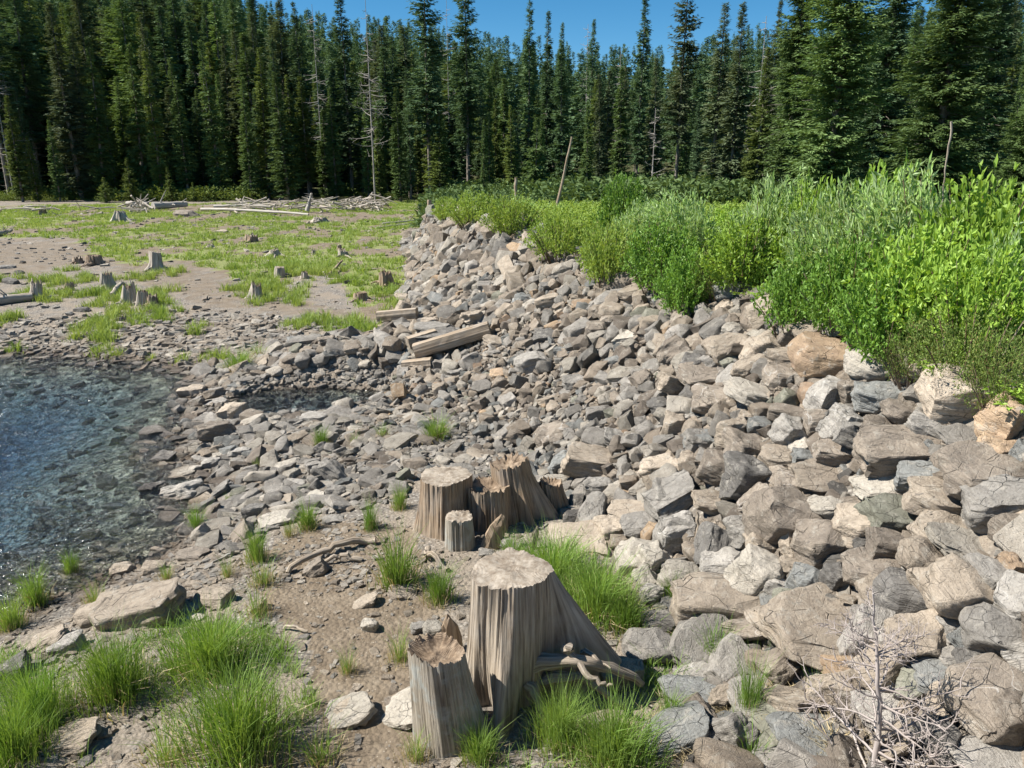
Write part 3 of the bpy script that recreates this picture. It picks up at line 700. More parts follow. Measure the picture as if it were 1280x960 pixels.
LANDR = [('the dead sapling', 1095, 850), ('the largest stump', 650, 790), ('the cluster of stumps', 600, 630), ('the timber crib', 550, 430), ('the silvery willow', 965, 270),
         ('the still pool', 385, 500), ('the heather mat', 1240, 430), ('the far end of the wall', 525, 285), ('the green bush on the crest', 858, 335), ('the rust-stained boulder', 1033, 450),
         ('the big tan boulder', 1200, 495), ('the smooth pale tan boulder', 905, 755), ('the broad flat slab', 1020, 785), ('the yellowish layered boulder', 842, 535), ('the hollow stump', 553, 860),
         ('the lake margin', 175, 590), ('the tilted bank boulder', 170, 765), ('the bright tan stone', 684, 378), ('the leafy bush overhanging the wall', 1110, 400), ('the dark rounded boulder', 1135, 750)]
SHW = {'block': 'blocky', 'slab': 'flat', 'rounded': 'rounded', 'wedge': 'wedge-shaped'}
ORD = ['', 'second ', 'third ', 'fourth ', 'fifth ', 'sixth ', 'seventh ', 'eighth ', 'ninth ', 'tenth ', 'eleventh ', 'twelfth ']
fam = {}
for r in ind:
    if r['label']: continue
    cands = [(math.hypot(r['u']-a, (r['v']-b)), nm, a, b) for nm, a, b in LANDR]
    d_, nm, a, b = min(cands)
    rel = 'above' if r['v'] < b - 4 else 'below'
    r['fam'] = (r['tone'], r['shape'], rel, nm); r['d'] = d_
    fam.setdefault(r['fam'], []).append(r)
for k, L in fam.items():
    L.sort(key=lambda r: r['d'])
    for i, r in enumerate(L):
        r['label'] = '%s %s stone, %snearest of its kind %s %s' % (k[0], SHW[k[1]], ORD[i], k[2], k[3])
for r in ind:
    sh = r['shape']
    onwall = bool(in_poly(r['u'], r['v'], SLOPE)) or r['u'] > 830
    o = link('rock', HI[sh][r['seed'] % 9])
    Mx = Matrix(r['M'].tolist()).to_4x4()
    flip = Euler((0, 0, math.pi if (r['seed'] // 9) % 2 else 0)).to_matrix().to_4x4()
    o.matrix_world = Matrix.Translation(r['c'].tolist()) @ Mx @ flip @ Matrix.Diagonal((*r['dims'].tolist(), 1))
    o.material_slots[0].link = 'OBJECT'; o.material_slots[0].material = RM[r['tone']]
    tag(o, r['label'], 'rock', 'rocks heaped on the wall' if onwall else 'stones on the shore')

def rock_stuff(name, L, srcs):
    which = np.array([r['seed'] % len(srcs) for r in L])
    M = np.array([r['M'] @ np.diag(r['dims']) for r in L]); C = np.array([r['c'] for r in L])
    base = np.array([TONES[r['tone']][0 if r['seed'] % 2 else 1] for r in L]) * rng.uniform(.8, 1.15, (len(L), 1))
    V, F, Cl = merge_inst(srcs, which, C, M, base)
    return tag(link(name, mesh_np(name, V, F, [RM_STUFF], True, col=Cl, sharp=R(36))), kind='stuff')
rock_stuff('rubble', rest, LOW)

# fine loose stones: shore chips, pebbles on the mud, far beach shingle
def fine_stones(name, poly, n, x0, x1, y0, y1, s0, s1, tones, dens=None, srcs=TINY, sink=.1):
    xs = rng.uniform(x0, x1, n); ys = rng.uniform(y0, y1, n); zs = zf(xs, ys); u, v, d = proj(xs, ys, zs)
    ok = in_poly(u, v, poly) & (u > -40) & (u < 1320) & (v < 1000) & (zs > -.35)
    if dens is not None: ok &= rng.uniform(0, 1, n) < dens(xs, ys)
    xs, ys, zs = xs[ok], ys[ok], zs[ok]; m = len(xs)
    s = s0 * (s1/s0) ** (rng.uniform(0, 1, m) ** 1.8)
    M = rotz_mats(rng.uniform(0, 6.28, m)); tl = rot_axis(rng.normal(size=(m, 3)) * [1, 1, .1], rng.normal(0, .25, m))
    D = np.stack([s*rng.uniform(1, 1.5, m), s*rng.uniform(.7, 1, m), s*rng.uniform(.28, .6, m)], -1)
    M = np.einsum('nij,njk->nik', tl, M) * D[:, None, :]
    P = np.stack([xs, ys, zs + D[:, 2]*sink], -1)
    tn = np.array([TONES[t][0] for t in tones]); cl = tn[rng.integers(0, len(tn), m)] * rng.uniform(.7, 1.1, (m, 1))
    V, F, Cl = merge_inst(srcs, rng.integers(0, len(srcs), m), P, M, cl)
    print(name, m)
    return tag(link(name, mesh_np(name, V, F, [RM_STUFF], False, col=Cl)), kind='stuff')
ALLNEAR = [(-100, 640), (240, 640), (330, 650), (700, 640), (860, 800), (900, 1100), (-200, 1200)]
fine_stones('gravel', ALLNEAR, 52000, -6, 2.2, 2.6, 8.2, .012, .07, ['tan', 'pale', 'grey', 'brown', 'tan'], lambda x, y: .12 + .75*sstep(.45, .65, fbm(x*1.2, y*1.2, 61)))
fine_stones('shingle', SHORE + [], 30000, -6.5, 1.5, 5.5, 16, .03, .12, ['grey', 'pale', 'grey', 'brown'])
fine_stones('beach_shingle', BEACH, 60000, -22, -1.5, 12.5, 24, .03, .19, ['grey', 'pale', 'pale', 'tan', 'brown'], lambda x, y: .30 + .5*sstep(.3, .6, fbm(x*.8, y*.8, 71)) )
fine_stones('field_stones', [(-100, 262), (525, 262), (512, 350), (490, 410), (250, 400), (-100, 410)], 17000, -40, -2, 15, 58, .03, .20, ['grey', 'pale', 'brown', 'dark grey'], lambda x, y: .15+.45*sstep(.38, .5, fbm(x*.35, y*.35, 81)))
fine_stones('lakebed_stones', [(-100, 440), (240, 440), (250, 640), (-100, 830)], 1800, -14, -3, 4.5, 15, .05, .24, ['brown', 'grey', 'dark grey', 'tan'], lambda x, y: (zf(x, y) < .02)*.8)

# ------------------------------------------------------------------ tubes, stumps, logs
def tube(pts, rad, seg=12, wob=.0, seed=0, caps=True, usc=1.0):
    pts = np.asarray(pts, float); n = len(pts); rad = np.asarray(rad, float) * np.ones(n)
    tan = np.gradient(pts, axis=0); tan /= np.linalg.norm(tan, axis=1, keepdims=True) + 1e-9
    ref = np.array([0, 0, 1.0]) if abs(tan[0][2]) < .9 else np.array([1.0, 0, 0])
    N = []; 
    for i in range(n):
        a = ref - tan[i]*np.dot(ref, tan[i]); a /= np.linalg.norm(a) + 1e-9; ref = a; N.append(a)
    N = np.array(N); B = np.cross(tan, N)
    th = np.linspace(0, 2*np.pi, seg+1)       # seam doubled so the grain runs true
    L = np.concatenate([[0], np.cumsum(np.linalg.norm(np.diff(pts, axis=0), axis=1))])
    rr = rad[:, None] * (1 + wob*(vnoise(np.cos(th)[None]*2.5+9+0*L[:, None], np.sin(th)[None]*2.5+L[:, None]*3/max(rad.max()*8, .05)+5, seed)-.5)*2)
    V = pts[:, None]+N[:, None]*np.cos(th)[None, :, None]*rr[..., None]+B[:, None]*np.sin(th)[None, :, None]*rr[..., None]
    uv = np.stack([np.broadcast_to(th[None]*rad.max()*usc, (n, seg+1)), np.broadcast_to(L[:, None], (n, seg+1))], -1)
    k = np.arange(n*(seg+1)).reshape(n, seg+1)
    F = np.stack([k[:-1, :-1], k[:-1, 1:], k[1:, 1:], k[1:, :-1]], -1).reshape(-1, 4)
    V = V.reshape(-1, 3); uv = uv.reshape(-1, 2)
    T3 = []
    if caps:
        for e, row in ((0, k[0]), (n-1, k[-1])):
            ci = len(V); V = np.vstack([V, pts[e]]); uv = np.vstack([uv, [0, L[e]]])
            for j in range(seg): T3.append((row[j+1], row[j], ci) if e == 0 else (row[j], row[j+1], ci))
    return V, F, np.array(T3, int).reshape(-1, 3), uv
def tubes_mesh(name, parts, mat):
    Vs, F4, F3, UV = [], [], [], []; o = 0
    for V, F, T3, uv in parts:
        Vs.append(V); F4.append(F+o); F3.append(T3+o); UV.append(uv); o += len(V)
    fs = [np.concatenate(F4)]; t = np.concatenate(F3)
    if len(t): fs.append(t)
    return mesh_np(name, np.concatenate(Vs), fs, [mat], True, uv=np.concatenate(UV), sharp=R(50))
def curve_pts(a, b, bend=(0, 0, 0), n=10, jit=0, seed=0):
    r_ = np.random.default_rng(seed); t = np.linspace(0, 1, n)[:, None]
    a = np.array(a, float); b = np.array(b, float)
    P = a*(1-t)+b*t+np.array(bend)*4*t*(1-t)
    if jit: 
        J = np.cumsum(r_.normal(0, jit, (n, 3)), axis=0); J -= J[0]*(1-t)+J[-1]*t; P += J
    return P

def stump(name, label, loc, r0, h, lobes, seed=0, mat=WOOD, cut=CUT, lean=(0, 0), rough_top=.02, top_tilt=(0, 0), flut=.05, hollow=0, roots=(), nth=180, nz=46, pinch=.25, group=None, yaw=0, oval=1.0, cat='stump', skirt=.25, cone=0, claws=0):
    """lobes: (angle_deg, width_rad, reach, power)"""
    root = thing(name, label, cat, loc, (0, 0, R(yaw)), group)
    th = np.linspace(0, 2*np.pi, nth+1); zz = np.linspace(0, 1, nz) ** 1.0
    TH, ZZ = np.meshgrid(th, zz)
    ct, st = np.cos(TH), np.sin(TH)
    low = (1-ZZ)
    r = r0 * (1 - pinch * low**2.2 + .13*(vnoise(ct*1.5+7+seed, st*1.5+3+ZZ*.9, seed)-.5)*2)
    for (ad, w, reach, pw) in lobes:
        dth = np.abs((TH - R(ad) + np.pi) % (2*np.pi) - np.pi)
        ww = w * (.6 + .8*ZZ)
        r = r + (reach + r0*pinch) * np.exp(-(dth/ww)**2) * low**pw
    fl = (fbm(TH*0+ct*9+seed, st*9+ZZ*1.2, seed+3, 3)-.5)*2
    fine = (fbm(ct*19+3, st*19+ZZ*.9+seed, seed+9, 5)-.5)*1.5
    rid = (1-np.abs(2*vnoise(ct*5+1, st*5+ZZ*.35+seed, seed+13)-1))**26 + .5*(1-np.abs(2*vnoise(ct*9.3+1, st*9.3+ZZ*.5+seed, seed+14)-1))**22
    fine = fine - .8*rid
    r = r * (1 - .055*rid*(.35+.65*ZZ))
    r = r * (1 + cone*(low-.35))
    r = r * (1 + flut*fl*1.5 + flut*.33*fine)
    rim = (fbm(ct[-1]*7+seed, st[-1]*4, seed+5, 4)-.5)*2*rough_top
    topz = h + rim + r0*(np.cos(th)*math.tan(R(top_tilt[0]))+np.sin(th)*math.tan(R(top_tilt[1])))
    Z = -skirt + (topz[None]+skirt) * ZZ
    X = r*ct*oval + lean[0]*ZZ; Y = r*st + lean[1]*ZZ
    V = np.stack([X, Y, Z], -1).reshape(-1, 3)
    uv = np.stack([TH*r0, Z*1.0], -1).reshape(-1, 2)
    k = np.arange(nz*(nth+1)).reshape(nz, nth+1)
    F = np.stack([k[:-1, :-1], k[:-1, 1:], k[1:, 1:], k[1:, :-1]], -1).reshape(-1, 4)
    link('trunk', mesh_np('trunk', V, F, [mat], True, uv=uv), root)
    # cut face
    nr = 14; rr = np.linspace(0, 1, nr)[:, None]
    ring = np.stack([X[-1], Y[-1], Z[-1]], -1); cen = ring[:-1].mean(0)
    Pc = cen[None, None]*(1-rr[..., None]) + ring[None]*rr[..., None]
    bumpy = (fbm(Pc[..., 0]*14+seed, Pc[..., 1]*14, seed+21, 4)-.5)*rough_top*1.2
    plane = h + r0*(np.cos(th)*math.tan(R(top_tilt[0]))+np.sin(th)*math.tan(R(top_tilt[1])))
    Pc[..., 2] = h*(1-rr) + plane[None]*rr + (ring[:, 2]-plane)[None]*rr**9
    Pc[..., 2] += bumpy*(1-rr**6) - hollow*(1-rr**3)*(.7+.6*fbm(Pc[..., 0]*9, Pc[..., 1]*9, seed+2))
    Pc[..., 2] += .004*(1-rr**8)
    kk = np.arange(nr*(nth+1)).reshape(nr, nth+1)
    Fc = np.stack([kk[:-1, :-1], kk[:-1, 1:], kk[1:, 1:], kk[1:, :-1]], -1).reshape(-1, 4)
    loc_c = cen.copy(); loc_c[2] = h
    o = link('cut_face', mesh_np('cut_face', (Pc.reshape(-1, 3)-loc_c), Fc[:, ::-1] if False else Fc, [ROT if hollow > .03 else cut], True), root, loc_c)
    roots = list(roots); gq = np.random.default_rng(seed+500)
    for i in range(claws):
        a_ = gq.uniform(0, 6.28); L_ = r0*gq.uniform(1.6, 3.6)
        roots.append(((math.cos(a_)*r0*.5, math.sin(a_)*r0*.5, h*.22), (math.cos(a_+gq.normal(0, .3))*L_, math.sin(a_)*L_, gq.uniform(-.03, .05)), (0, 0, gq.uniform(-.02, .04)), r0*.26, r0*.07))
    for i, (a, b, bend, ra, rb) in enumerate(roots):
        P_ = curve_pts(a, b, bend, 14, .007, seed*7+i); rad = np.linspace(ra, rb, 14)
        link('root', tubes_mesh('root', [tube(P_, rad, 14, .25, seed+i)], mat), root)
    return root

p, t = hit(640, 858)
S0 = (0.0, 4.24, float(zf(0.0, 4.24)))
print('stump base', S0)
stump('tree_stump', 'largest pale sawn stump, broad buttress roots, in the near grass', S0, .25, 1.24-S0[2],
      [(2, .26, .70, 1.15), (30, .25, .30, 2.2), (-98, .27, .36, 1.7), (-150, .24, .16, 2.4), (178, .3, .10, 2.6), (130, .4, .15, 2.5), (80, .4, .2, 2)], seed=4, flut=.034, rough_top=.022, nth=320, nz=80, pinch=.42, oval=1.04, cone=.10, group='stumps beside the rock wall',
      roots=[((.14, -.16, .30), (.82, -.12, .12), (0, -.07, .12), .050, .024), ((.34, -.20, .42), (.60, -.36, .30), (.04, -.03, -.05), .024, .008), ((.20, -.12, .14), (.72, -.24, .02), (0, -.02, .10), .040, .016),
             ((.10, -.20, .18), (.22, -.36, -.04), (0, 0, .04), .035, .02), ((.33, -.17, .42), (.36, -.24, .47), (0, 0, .01), .036, .022), ((.44, -.12, .35), (.60, -.26, .34), (0, 0, .02), .018, .006)])
p, t = hit(562, 918); S1 = (p[0], p[1], p[2])
stump('tree_stump', 'small rotten-topped hollow stump leaning beside the largest stump', (float(p[0]), float(p[1]), float(p[2])), .175, .60, [(-10, .4, .16, 1.6), (180, .4, .03, 2.5), (60, .5, .06, 2)], seed=11, mat=WOOD_G,
      lean=(-.07, .0), rough_top=.04, hollow=.06, cone=.22, flut=.025, nth=200, nz=50, pinch=.02, group='stumps beside the rock wall', top_tilt=(-6, -4))
p, t = hit(562, 800)
q_, _ = hit(568, 862)
# splinter post behind the small stump
def shard(label, u, v, w, h, lean=(0, 0), mat=WOOD_BR):
    p, t = hit(u, v); s = t/FPX
    W, H = w*s, h*s
    rt = thing('wood_shard', label, 'wood shard', p, (0, 0, R(15)), 'broken wood by the stumps')
    bm = bmesh.new(); rdx = random.Random(int(u))
    n = 9; secs = [(0, 1), (.35, .95), (.7, .75), (.9, .4), (1, .1)]
    rings = []
    for z, k in secs:
        ring = []
        for i in range(n):
            a = 2*math.pi*i/n; rr = W*.5*k*(1+rdx.uniform(-.15, .15))
            ring.append(bm.verts.new((rr*math.cos(a)+lean[0]*z*H, rr*.5*math.sin(a)+lean[1]*z*H, z*H*(1+rdx.uniform(-.05, .05))-.04*(z == 0))))
        rings.append(ring)
    for a, b in zip(rings[:-1], rings[1:]):
        for i in range(n): bm.faces.new((a[i], a[(i+1) % n], b[(i+1) % n], b[i]))
    bm.faces.new(rings[-1]); uvl = bm.loops.layers.uv.new('UVMap')
    for f in bm.faces:
        for l in f.loops: l[uvl].uv = (l.vert.co.x+l.vert.co.y, l.vert.co.z)
    me = bpy.data.meshes.new('splinter'); bm.to_mesh(me); bm.free(); me.materials.append(mat)
    link('splinter', me, rt); return rt
shard('jagged brown wood shard standing behind the hollow stump', 568, 812, 26, 50, (-.15, 0))
shard('pointed brown shard standing below the stump cluster', 613, 685, 28, 44, (.35, 0))
shard('thin pale upright splinter in grass beyond the largest stump', 664, 686, 12, 30, (.25, 0), WOOD)

# cluster of stumps behind
def at_y(u, v, Y):      # point of a pixel's ray at depth Y
    d = ray(u, v); return d*(Y/d[1]) + np.array([0, 0, CAM_Z])
def stump_px(u_base, v_base, u_top, v_top, w_top, label, lobes, **kw):
    p, t = hit(u_base, v_base); Y = p[1] + .5*w_top*t/FPX
    x0 = at_y(u_base, v_base, Y)[0]; tp = at_y(u_top, v_top, Y); tt = Y/ray(u_top, v_top)[1]
    z0 = float(zf(x0, Y)); h = tp[2]-z0; r0 = .5*w_top*tt/FPX
    L = [(a, w, reach*r0, pw) for a, w, reach, pw in lobes]
    kw.setdefault('lean', (tp[0]-x0, 0))
    return stump('tree_stump', label, (float(x0), float(Y), z0), r0, float(h), L, **kw)
GC = 'stumps beside the rock wall'
stump_px(556, 672, 556, 594, 66, 'left flat-topped brown stump of the near cluster with spreading base', [(-165, .4, .60, 2.4), (-85, .4, .25, 2), (-35, .35, .35, 2.4), (-125, .3, .3, 2.2)], cone=.10, seed=21, mat=WOOD_BR, group=GC, flut=.04, rough_top=.02, pinch=.02, nth=200)
stump_px(614, 668, 612, 606, 52, 'dark middle stump squeezed inside the near cluster', [(-60, .5, .2, 2), (-120, .4, .1, 2)], seed=22, mat=WOOD_BR, group=GC, flut=.06, rough_top=.05, hollow=.06, pinch=.0, nth=180)
stump_px(650, 655, 636, 577, 48, 'tallest back stump of the near cluster, long root sweeping down its side', [(-14, .28, 2.2, 1.4), (-55, .25, 1.1, 1.8), (-110, .3, .5, 2), (40, .4, .8, 2)], cone=.15, seed=23, mat=WOOD_BR, group=GC, flut=.07, rough_top=.05, hollow=.05, pinch=.05, nth=220, top_tilt=(10, 0))
stump_px(575, 690, 574, 645, 35, 'short round post-like stump in front of the near cluster', [(-30, .6, .18, 1.5), (160, .5, .12, 2)], cone=.08, seed=24, mat=WOOD_G, group=GC, flut=.04, rough_top=.03, pinch=.0, nth=140, nz=24)
stump_px(700, 640, 688, 602, 28, 'small dark split stump at the wall side of the near cluster', [(-20, .5, 1.2, 1.6), (-80, .5, .3, 2)], seed=25, mat=WOOD_BR, group=GC, flut=.09, rough_top=.06, hollow=.04, pinch=.0, nth=120, nz=24)

# far stumps on the drained lake bed
FS = [(196, 338, 194, 315, 15, 'tall pale stump alone in the middle of the far field', [(-150, .35, 1.5, 3), (-30, .35, 1.6, 3), (-90, .4, .8, 3)], 0),
      (134, 362, 133, 342, 14, 'bleached stump with twisted roots beside the root tangle', [(-160, .4, 1.0, 2.5), (-10, .4, 2.2, 2), (-60, .4, 1.0, 2.5)], .04),
      (162, 382, 161, 357, 15, 'hollow split stump in front of the bleached stump', [(-30, .5, 1.2, 2), (-150, .5, 1.0, 2)], .1),
      (178, 383, 178, 364, 12, 'curved broken shell stump at the edge of the root tangle', [(-20, .5, .8, 2), (-150, .5, .5, 2)], .1),
      (192, 384, 190, 370, 12, 'squat dark stump at the lake edge of the root tangle', [(-20, .5, .8, 2), (-90, .5, .8, 2)], .03),
      (46, 376, 46, 354, 12, 'slim pale stump with a log lying at its foot', [(-160, .4, 1.8, 2.5), (-20, .4, .9, 2.5)], .02),
      (119, 332, 117, 319, 18, 'dark-sided stump tilting at the back of the bare mud', [(-10, .5, .8, 2), (-160, .5, .5, 2)], .05),
      (97, 330, 97, 322, 12, 'small low stump beside the dark-sided tilting stump', [(-30, .5, .6, 2)], .02),
      (320, 375, 320, 356, 12, 'pointed stump with a long flat root toward the lake', [(180, .25, 2.6, 2.2), (-20, .5, .9, 2.0)], .05),
      (349, 347, 349, 334, 13, 'small square-cut stump above the pointed stump', [(-90, .5, .1, 2)], 0),
      (344, 321, 343, 312, 12, 'low rounded stump with one root trailing through grass', [(190, .3, 2.2, 2), (0, .5, 1, 2)], .03),
      (315, 303, 315, 295, 15, 'low dark stump block in the middle of the green meadow', [(-90, .5, .2, 2)], .02),
      (380, 349, 381, 340, 8, 'tiny jagged stump near the square-cut stump', [(0, .5, .8, 2), (180, .5, .8, 2)], .04),
      (264, 311, 263, 306, 8, 'tiny pale stump with spread roots in the meadow grass', [(0, .5, 1.4, 2), (180, .5, 1.2, 2)], .02),
      (151, 278, 150, 265, 14, 'grey stump with splayed root claws at the far meadow edge', [(-20, .3, 2.0, 1.5), (-60, .3, 1.2, 1.5), (-140, .3, 1.2, 1.5), (180, .3, 1.5, 2)], .03),
      (53, 269, 53, 262, 8, 'tiny brown stump nearest the forest at the far meadow edge', [(-90, .5, .2, 2)], 0),
      (87, 364, 87, 355, 10, 'low brown stump between the slim stump and root tangle', [(-20, .5, 1.6, 2), (-150, .5, .8, 2)], .03),
      (482, 358, 481, 341, 16, 'brown split stump near the foot of the rock wall', [(-15, .4, 1.4, 2), (-90, .5, .3, 2)], .06),
      (450, 377, 450, 366, 16, 'low dark stump on mud near the timber crib', [(-20, .5, .6, 2)], .04),
      (430, 322, 428, 313, 12, 'low grey stump lump in grass near the far wall', [(-10, .5, 1.5, 2), (180, .4, .8, 2)], .03),
      (392, 319, 392, 313, 5, 'thin stick-like stump in the green meadow', [(0, .5, .4, 2)], 0),
      (424, 313, 424, 306, 6, 'thin dark stump behind the low grey lump', [(0, .5, .4, 2)], 0),
      (400, 278, 399, 272, 14, 'pale flattened stump before the driftwood pile', [(0, .5, 1.0, 2), (180, .5, 1.0, 2)], .02)]
for i, (ub, vb, ut, vt, w, lab, lb, hol) in enumerate(FS):
    stump_px(ub, vb, ut, vt, w, lab, lb, seed=40+i, mat=WOOD_BR if ('dark' in lab or 'brown' in lab) else WOOD_FAR, group='old stumps on the drained lake bed', flut=.16, rough_top=.05+.09*(i % 3), hollow=hol, pinch=.25, nth=72, nz=20, skirt=.1, cone=.35, top_tilt=((i*7) % 19-9, (i*5) % 13-6), claws=4)

def log(name, label, a, b, r0, r1, mat, group=None, cat='log', bend=(0, 0, 0), seg=14, jit=.01, branches=0, seed=0):
    root = thing(name, label, cat, ((a[0]+b[0])/2, (a[1]+b[1])/2, (a[2]+b[2])/2), (0, 0, 0), group)
    c = np.array(root.location)
    P_ = curve_pts(np.array(a)-c, np.array(b)-c, bend, 12, jit, seed)
    link('stem', tubes_mesh('stem', [tube(P_, np.linspace(r0, r1, 12), seg, .12, seed)], mat), root)
    r_ = np.random.default_rng(seed+5)
    for k in range(branches):
        s = r_.uniform(.2, .95); q = P_[int(s*11)]
        d = r_.normal(0, 1, 3); d[2] = abs(d[2]); d /= np.linalg.norm(d)
        L = r_.uniform(2, 5)*r0
        link('branch', tubes_mesh('branch', [tube(curve_pts(q, q+d*L, r_.normal(0, L*.03, 3), 6, 0), np.linspace(r0*.22, r0*.05, 6), 6)], mat), root)
    return root
def gp(u, v, dz=0):
    p, t = hit(u, v); return (float(p[0]), float(p[1]), float(p[2]+dz))

# timber crib: squared beams with sawn ends
def beam(label, pa, pb, th, wd=None):
    a = Vector(pa); b = Vector(pb); c = (a+b)/2; L = (b-a).length
    rt = thing('timber_beam', label, 'timber', c, (0, 0, 0), 'squared timbers of the old crib')
    bm = bmesh.new(); rdx = random.Random(int(L*1000)); n = 12; wd = wd or th
    ax = (b-a).normalized(); side = ax.cross(Vector((0, 0, 1))).normalized(); up = side.cross(ax)
    prof = [(-1, -1), (0, -1.05), (1, -1), (1.04, 0), (1, 1), (0, 1.03), (-1, 1), (-1.03, 0)]
    rings = []; uvs = {}
    for i in range(n+1):
        s = i/n; ring = []
        for j, (x, y) in enumerate(prof):
            k = .90 if (abs(x) == 1 and abs(y) == 1) else 1
            v = bm.verts.new((a-c)+ax*(L*s)+side*(x*k*wd/2*(1+rdx.uniform(-.03, .03)))+up*(y*k*th/2*(1+rdx.uniform(-.03, .03)))); ring.append(v)
        rings.append(ring)
    uvl = bm.loops.layers.uv.new('UVMap')
    for i in range(n):
        for j in range(8):
            f = bm.faces.new((rings[i][j], rings[i][(j+1) % 8], rings[i+1][(j+1) % 8], rings[i+1][j])); f.smooth = False
            for l, (uu, vv) in zip(f.loops, ((j, i), (j+1, i), (j+1, i+1), (j, i+1))): l[uvl].uv = (uu*th*.5, vv*L/n)
    bmesh.ops.recalc_face_normals(bm, faces=bm.faces)
    me = bpy.data.meshes.new('beam_body'); bm.to_mesh(me); bm.free(); me.materials.append(WOOD_T); link('beam_body', me, rt)
    for s, ring_c, sg in ((a, a-c, -1), (b, b-c, 1)):
        V = [(0, 0, 0)]
        for x, y in prof: V.append(tuple(side*(x*.92*wd/2)+up*(y*.92*th/2)))
        V = np.array([np.array(v)+np.array(ax)*sg*.003 for v in V]); Fq = [(0, 1+j, 1+(j+1) % 8) for j in range(8)]
        V[0] += np.array(ax)*sg*.004
        link('sawn_end', mesh_np('sawn_end', V, np.array(Fq), [CUT]), rt, ring_c)
    return rt
def cp(u, v, dz=.10):
    p, t = hit(u, v); q = p - ray(u, v)*.12; return (float(q[0]), float(q[1]), float(q[2]+dz))
beam('upper squared timber end at the field side of the crib', cp(473, 410, .24), cp(522, 407, .26), .20)
beam('lower timber under the upper one at the field side', cp(473, 414, .03), cp(516, 411, .05), .19)
beam('short timber lying behind the long slanting beam', cp(510, 436, .10), cp(545, 428, .14), .20)
beam('long slanting timber running up into the rocks', cp(519, 449, .14), cp(612, 418, .10), .24, .24)
beam('lowest timber half buried under the long slanting beam', cp(504, 461, .03), cp(540, 457, .03), .21)
# stones lying on the crib
for i, (u, v, w, h, to, sh) in enumerate([(541, 415, 52, 14, 'grey', 'slab'), (552, 423, 60, 12, 'dark grey', 'slab'), (537, 406, 24, 13, 'tan', 'rounded'), (590, 400, 28, 14, 'tan', 'slab')]):
    q = hit(u, v+6)[0] - ray(u, v)*.1 + np.array([0, 0, .13]); s = 14.0/FPX
    o = link('rock', HI[sh][(i*3+1) % 9], None, q, (R(6), R(-3), R(20*i-30)), (w*s, w*s*.7, h*s*1.1)); o.material_slots[0].link = 'OBJECT'; o.material_slots[0].material = RM[to]
    tag(o, ['grey flat stone laid over the short crib timber', 'dark thin slab resting on top of the long crib timber', 'small tan rounded stone topping the crib slabs', 'tan flat stone where the long timber enters the rocks'][i], 'rock', 'stones lying on the timber crib')

# driftwood along the far shore
FAR_Y = 50
log('driftwood_log', 'thick white log lying at the far forest edge', gp(192, 263, .25), gp(234, 261, .3), .24, .17, WOOD_W, 'driftwood at the forest edge', branches=3, seed=1)
log('driftwood_log', 'short bleached log behind the splayed grey stump', gp(160, 262, .25), gp(186, 262, .3), .26, .16, WOOD_W, 'driftwood at the forest edge', branches=8, seed=2)
log('driftwood_log', 'long thin white pole lying across the far meadow edge', gp(252, 264, .12), gp(386, 271, .12), .09, .06, WOOD_W, 'driftwood at the forest edge', bend=(0, 0, .1), seed=3)
log('driftwood_log', 'upper thin grey pole behind the long white pole', gp(268, 262, .2), gp(330, 262, .3), .09, .05, WOOD_W, 'driftwood at the forest edge', seed=4)
log('driftwood_log', 'white forked root snag standing out of the driftwood pile', gp(384, 266, .1), gp(391, 266, 1.1), .13, .06, WOOD_W, 'driftwood at the forest edge', branches=12, seed=5)
log('driftwood_log', 'pale stick lying in gravel beside the far wall end', gp(478, 281, .05), gp(527, 277, .10), .05, .03, WOOD_W, 'driftwood near the wall end', branches=3, seed=6)
log('driftwood_log', 'lower pale forked stick near the far wall end', gp(470, 286, .04), gp(515, 281, .06), .04, .02, WOOD_W, 'driftwood near the wall end', branches=4, seed=7)
log('driftwood_log', 'grey log reaching from the slim stump to the frame edge', gp(-20, 384, .12), gp(42, 376, .12), .11, .09, WOOD_FAR, 'driftwood on the beach', branches=6, seed=8)
log('driftwood_log', 'root branch curling below the bleached stump', gp(140, 372, .06), gp(158, 362, .12), .06, .03, WOOD_FAR, 'driftwood on the beach', bend=(0, 0, .1), branches=4, seed=9)
log('driftwood_log', 'small tangled driftwood on the meadow at the frame edge', gp(-6, 296, .1), gp(15, 292, .15), .12, .06, WOOD_FAR, 'driftwood on the beach', branches=8, seed=10)
log('driftwood_log', 'thin root stick lying on mud beside the brown split stump', gp(410, 350, .03), gp(455, 352, .03), .03, .02, WOOD_FAR, 'driftwood on the beach', branches=4, seed=11)
log('driftwood_log', 'knobbly forked root lying on grass by the low dark stump', gp(412, 345, .05), gp(428, 334, .2), .05, .03, WOOD_BR, 'driftwood on the beach', branches=4, seed=12)
# near surface roots on mud
log('exposed_root', 'pale twisted root crossing the mud toward the stump cluster', gp(360, 718, .015), gp(470, 680, .03), .022, .035, WOOD, 'roots on bare mud', 'root', (0, .04, .03), branches=5, seed=14, jit=.02)
log('exposed_root', 'short forked root under the pale twisted root', gp(385, 712, .015), gp(452, 702, .02), .015, .022, WOOD, 'roots on bare mud', 'root', branches=5, seed=15, jit=.02)
log('exposed_root', 'thin dark stick running along mud to the water', gp(245, 712, .01), gp(300, 692, .02), .008, .012, WOOD_G, 'roots on bare mud', 'root', branches=2, seed=16)
log('exposed_root', 'gnarled root lump at the foot of the short post stump', gp(535, 690, .03), gp(560, 715, .02), .03, .02, WOOD, 'roots on bare mud', 'root', branches=4, seed=17, jit=.02)
log('exposed_root', 'small root below the grass on the mud path', gp(355, 788, .01), gp(385, 792, .02), .01, .012, WOOD, 'roots on bare mud', 'root', branches=3, seed=18)
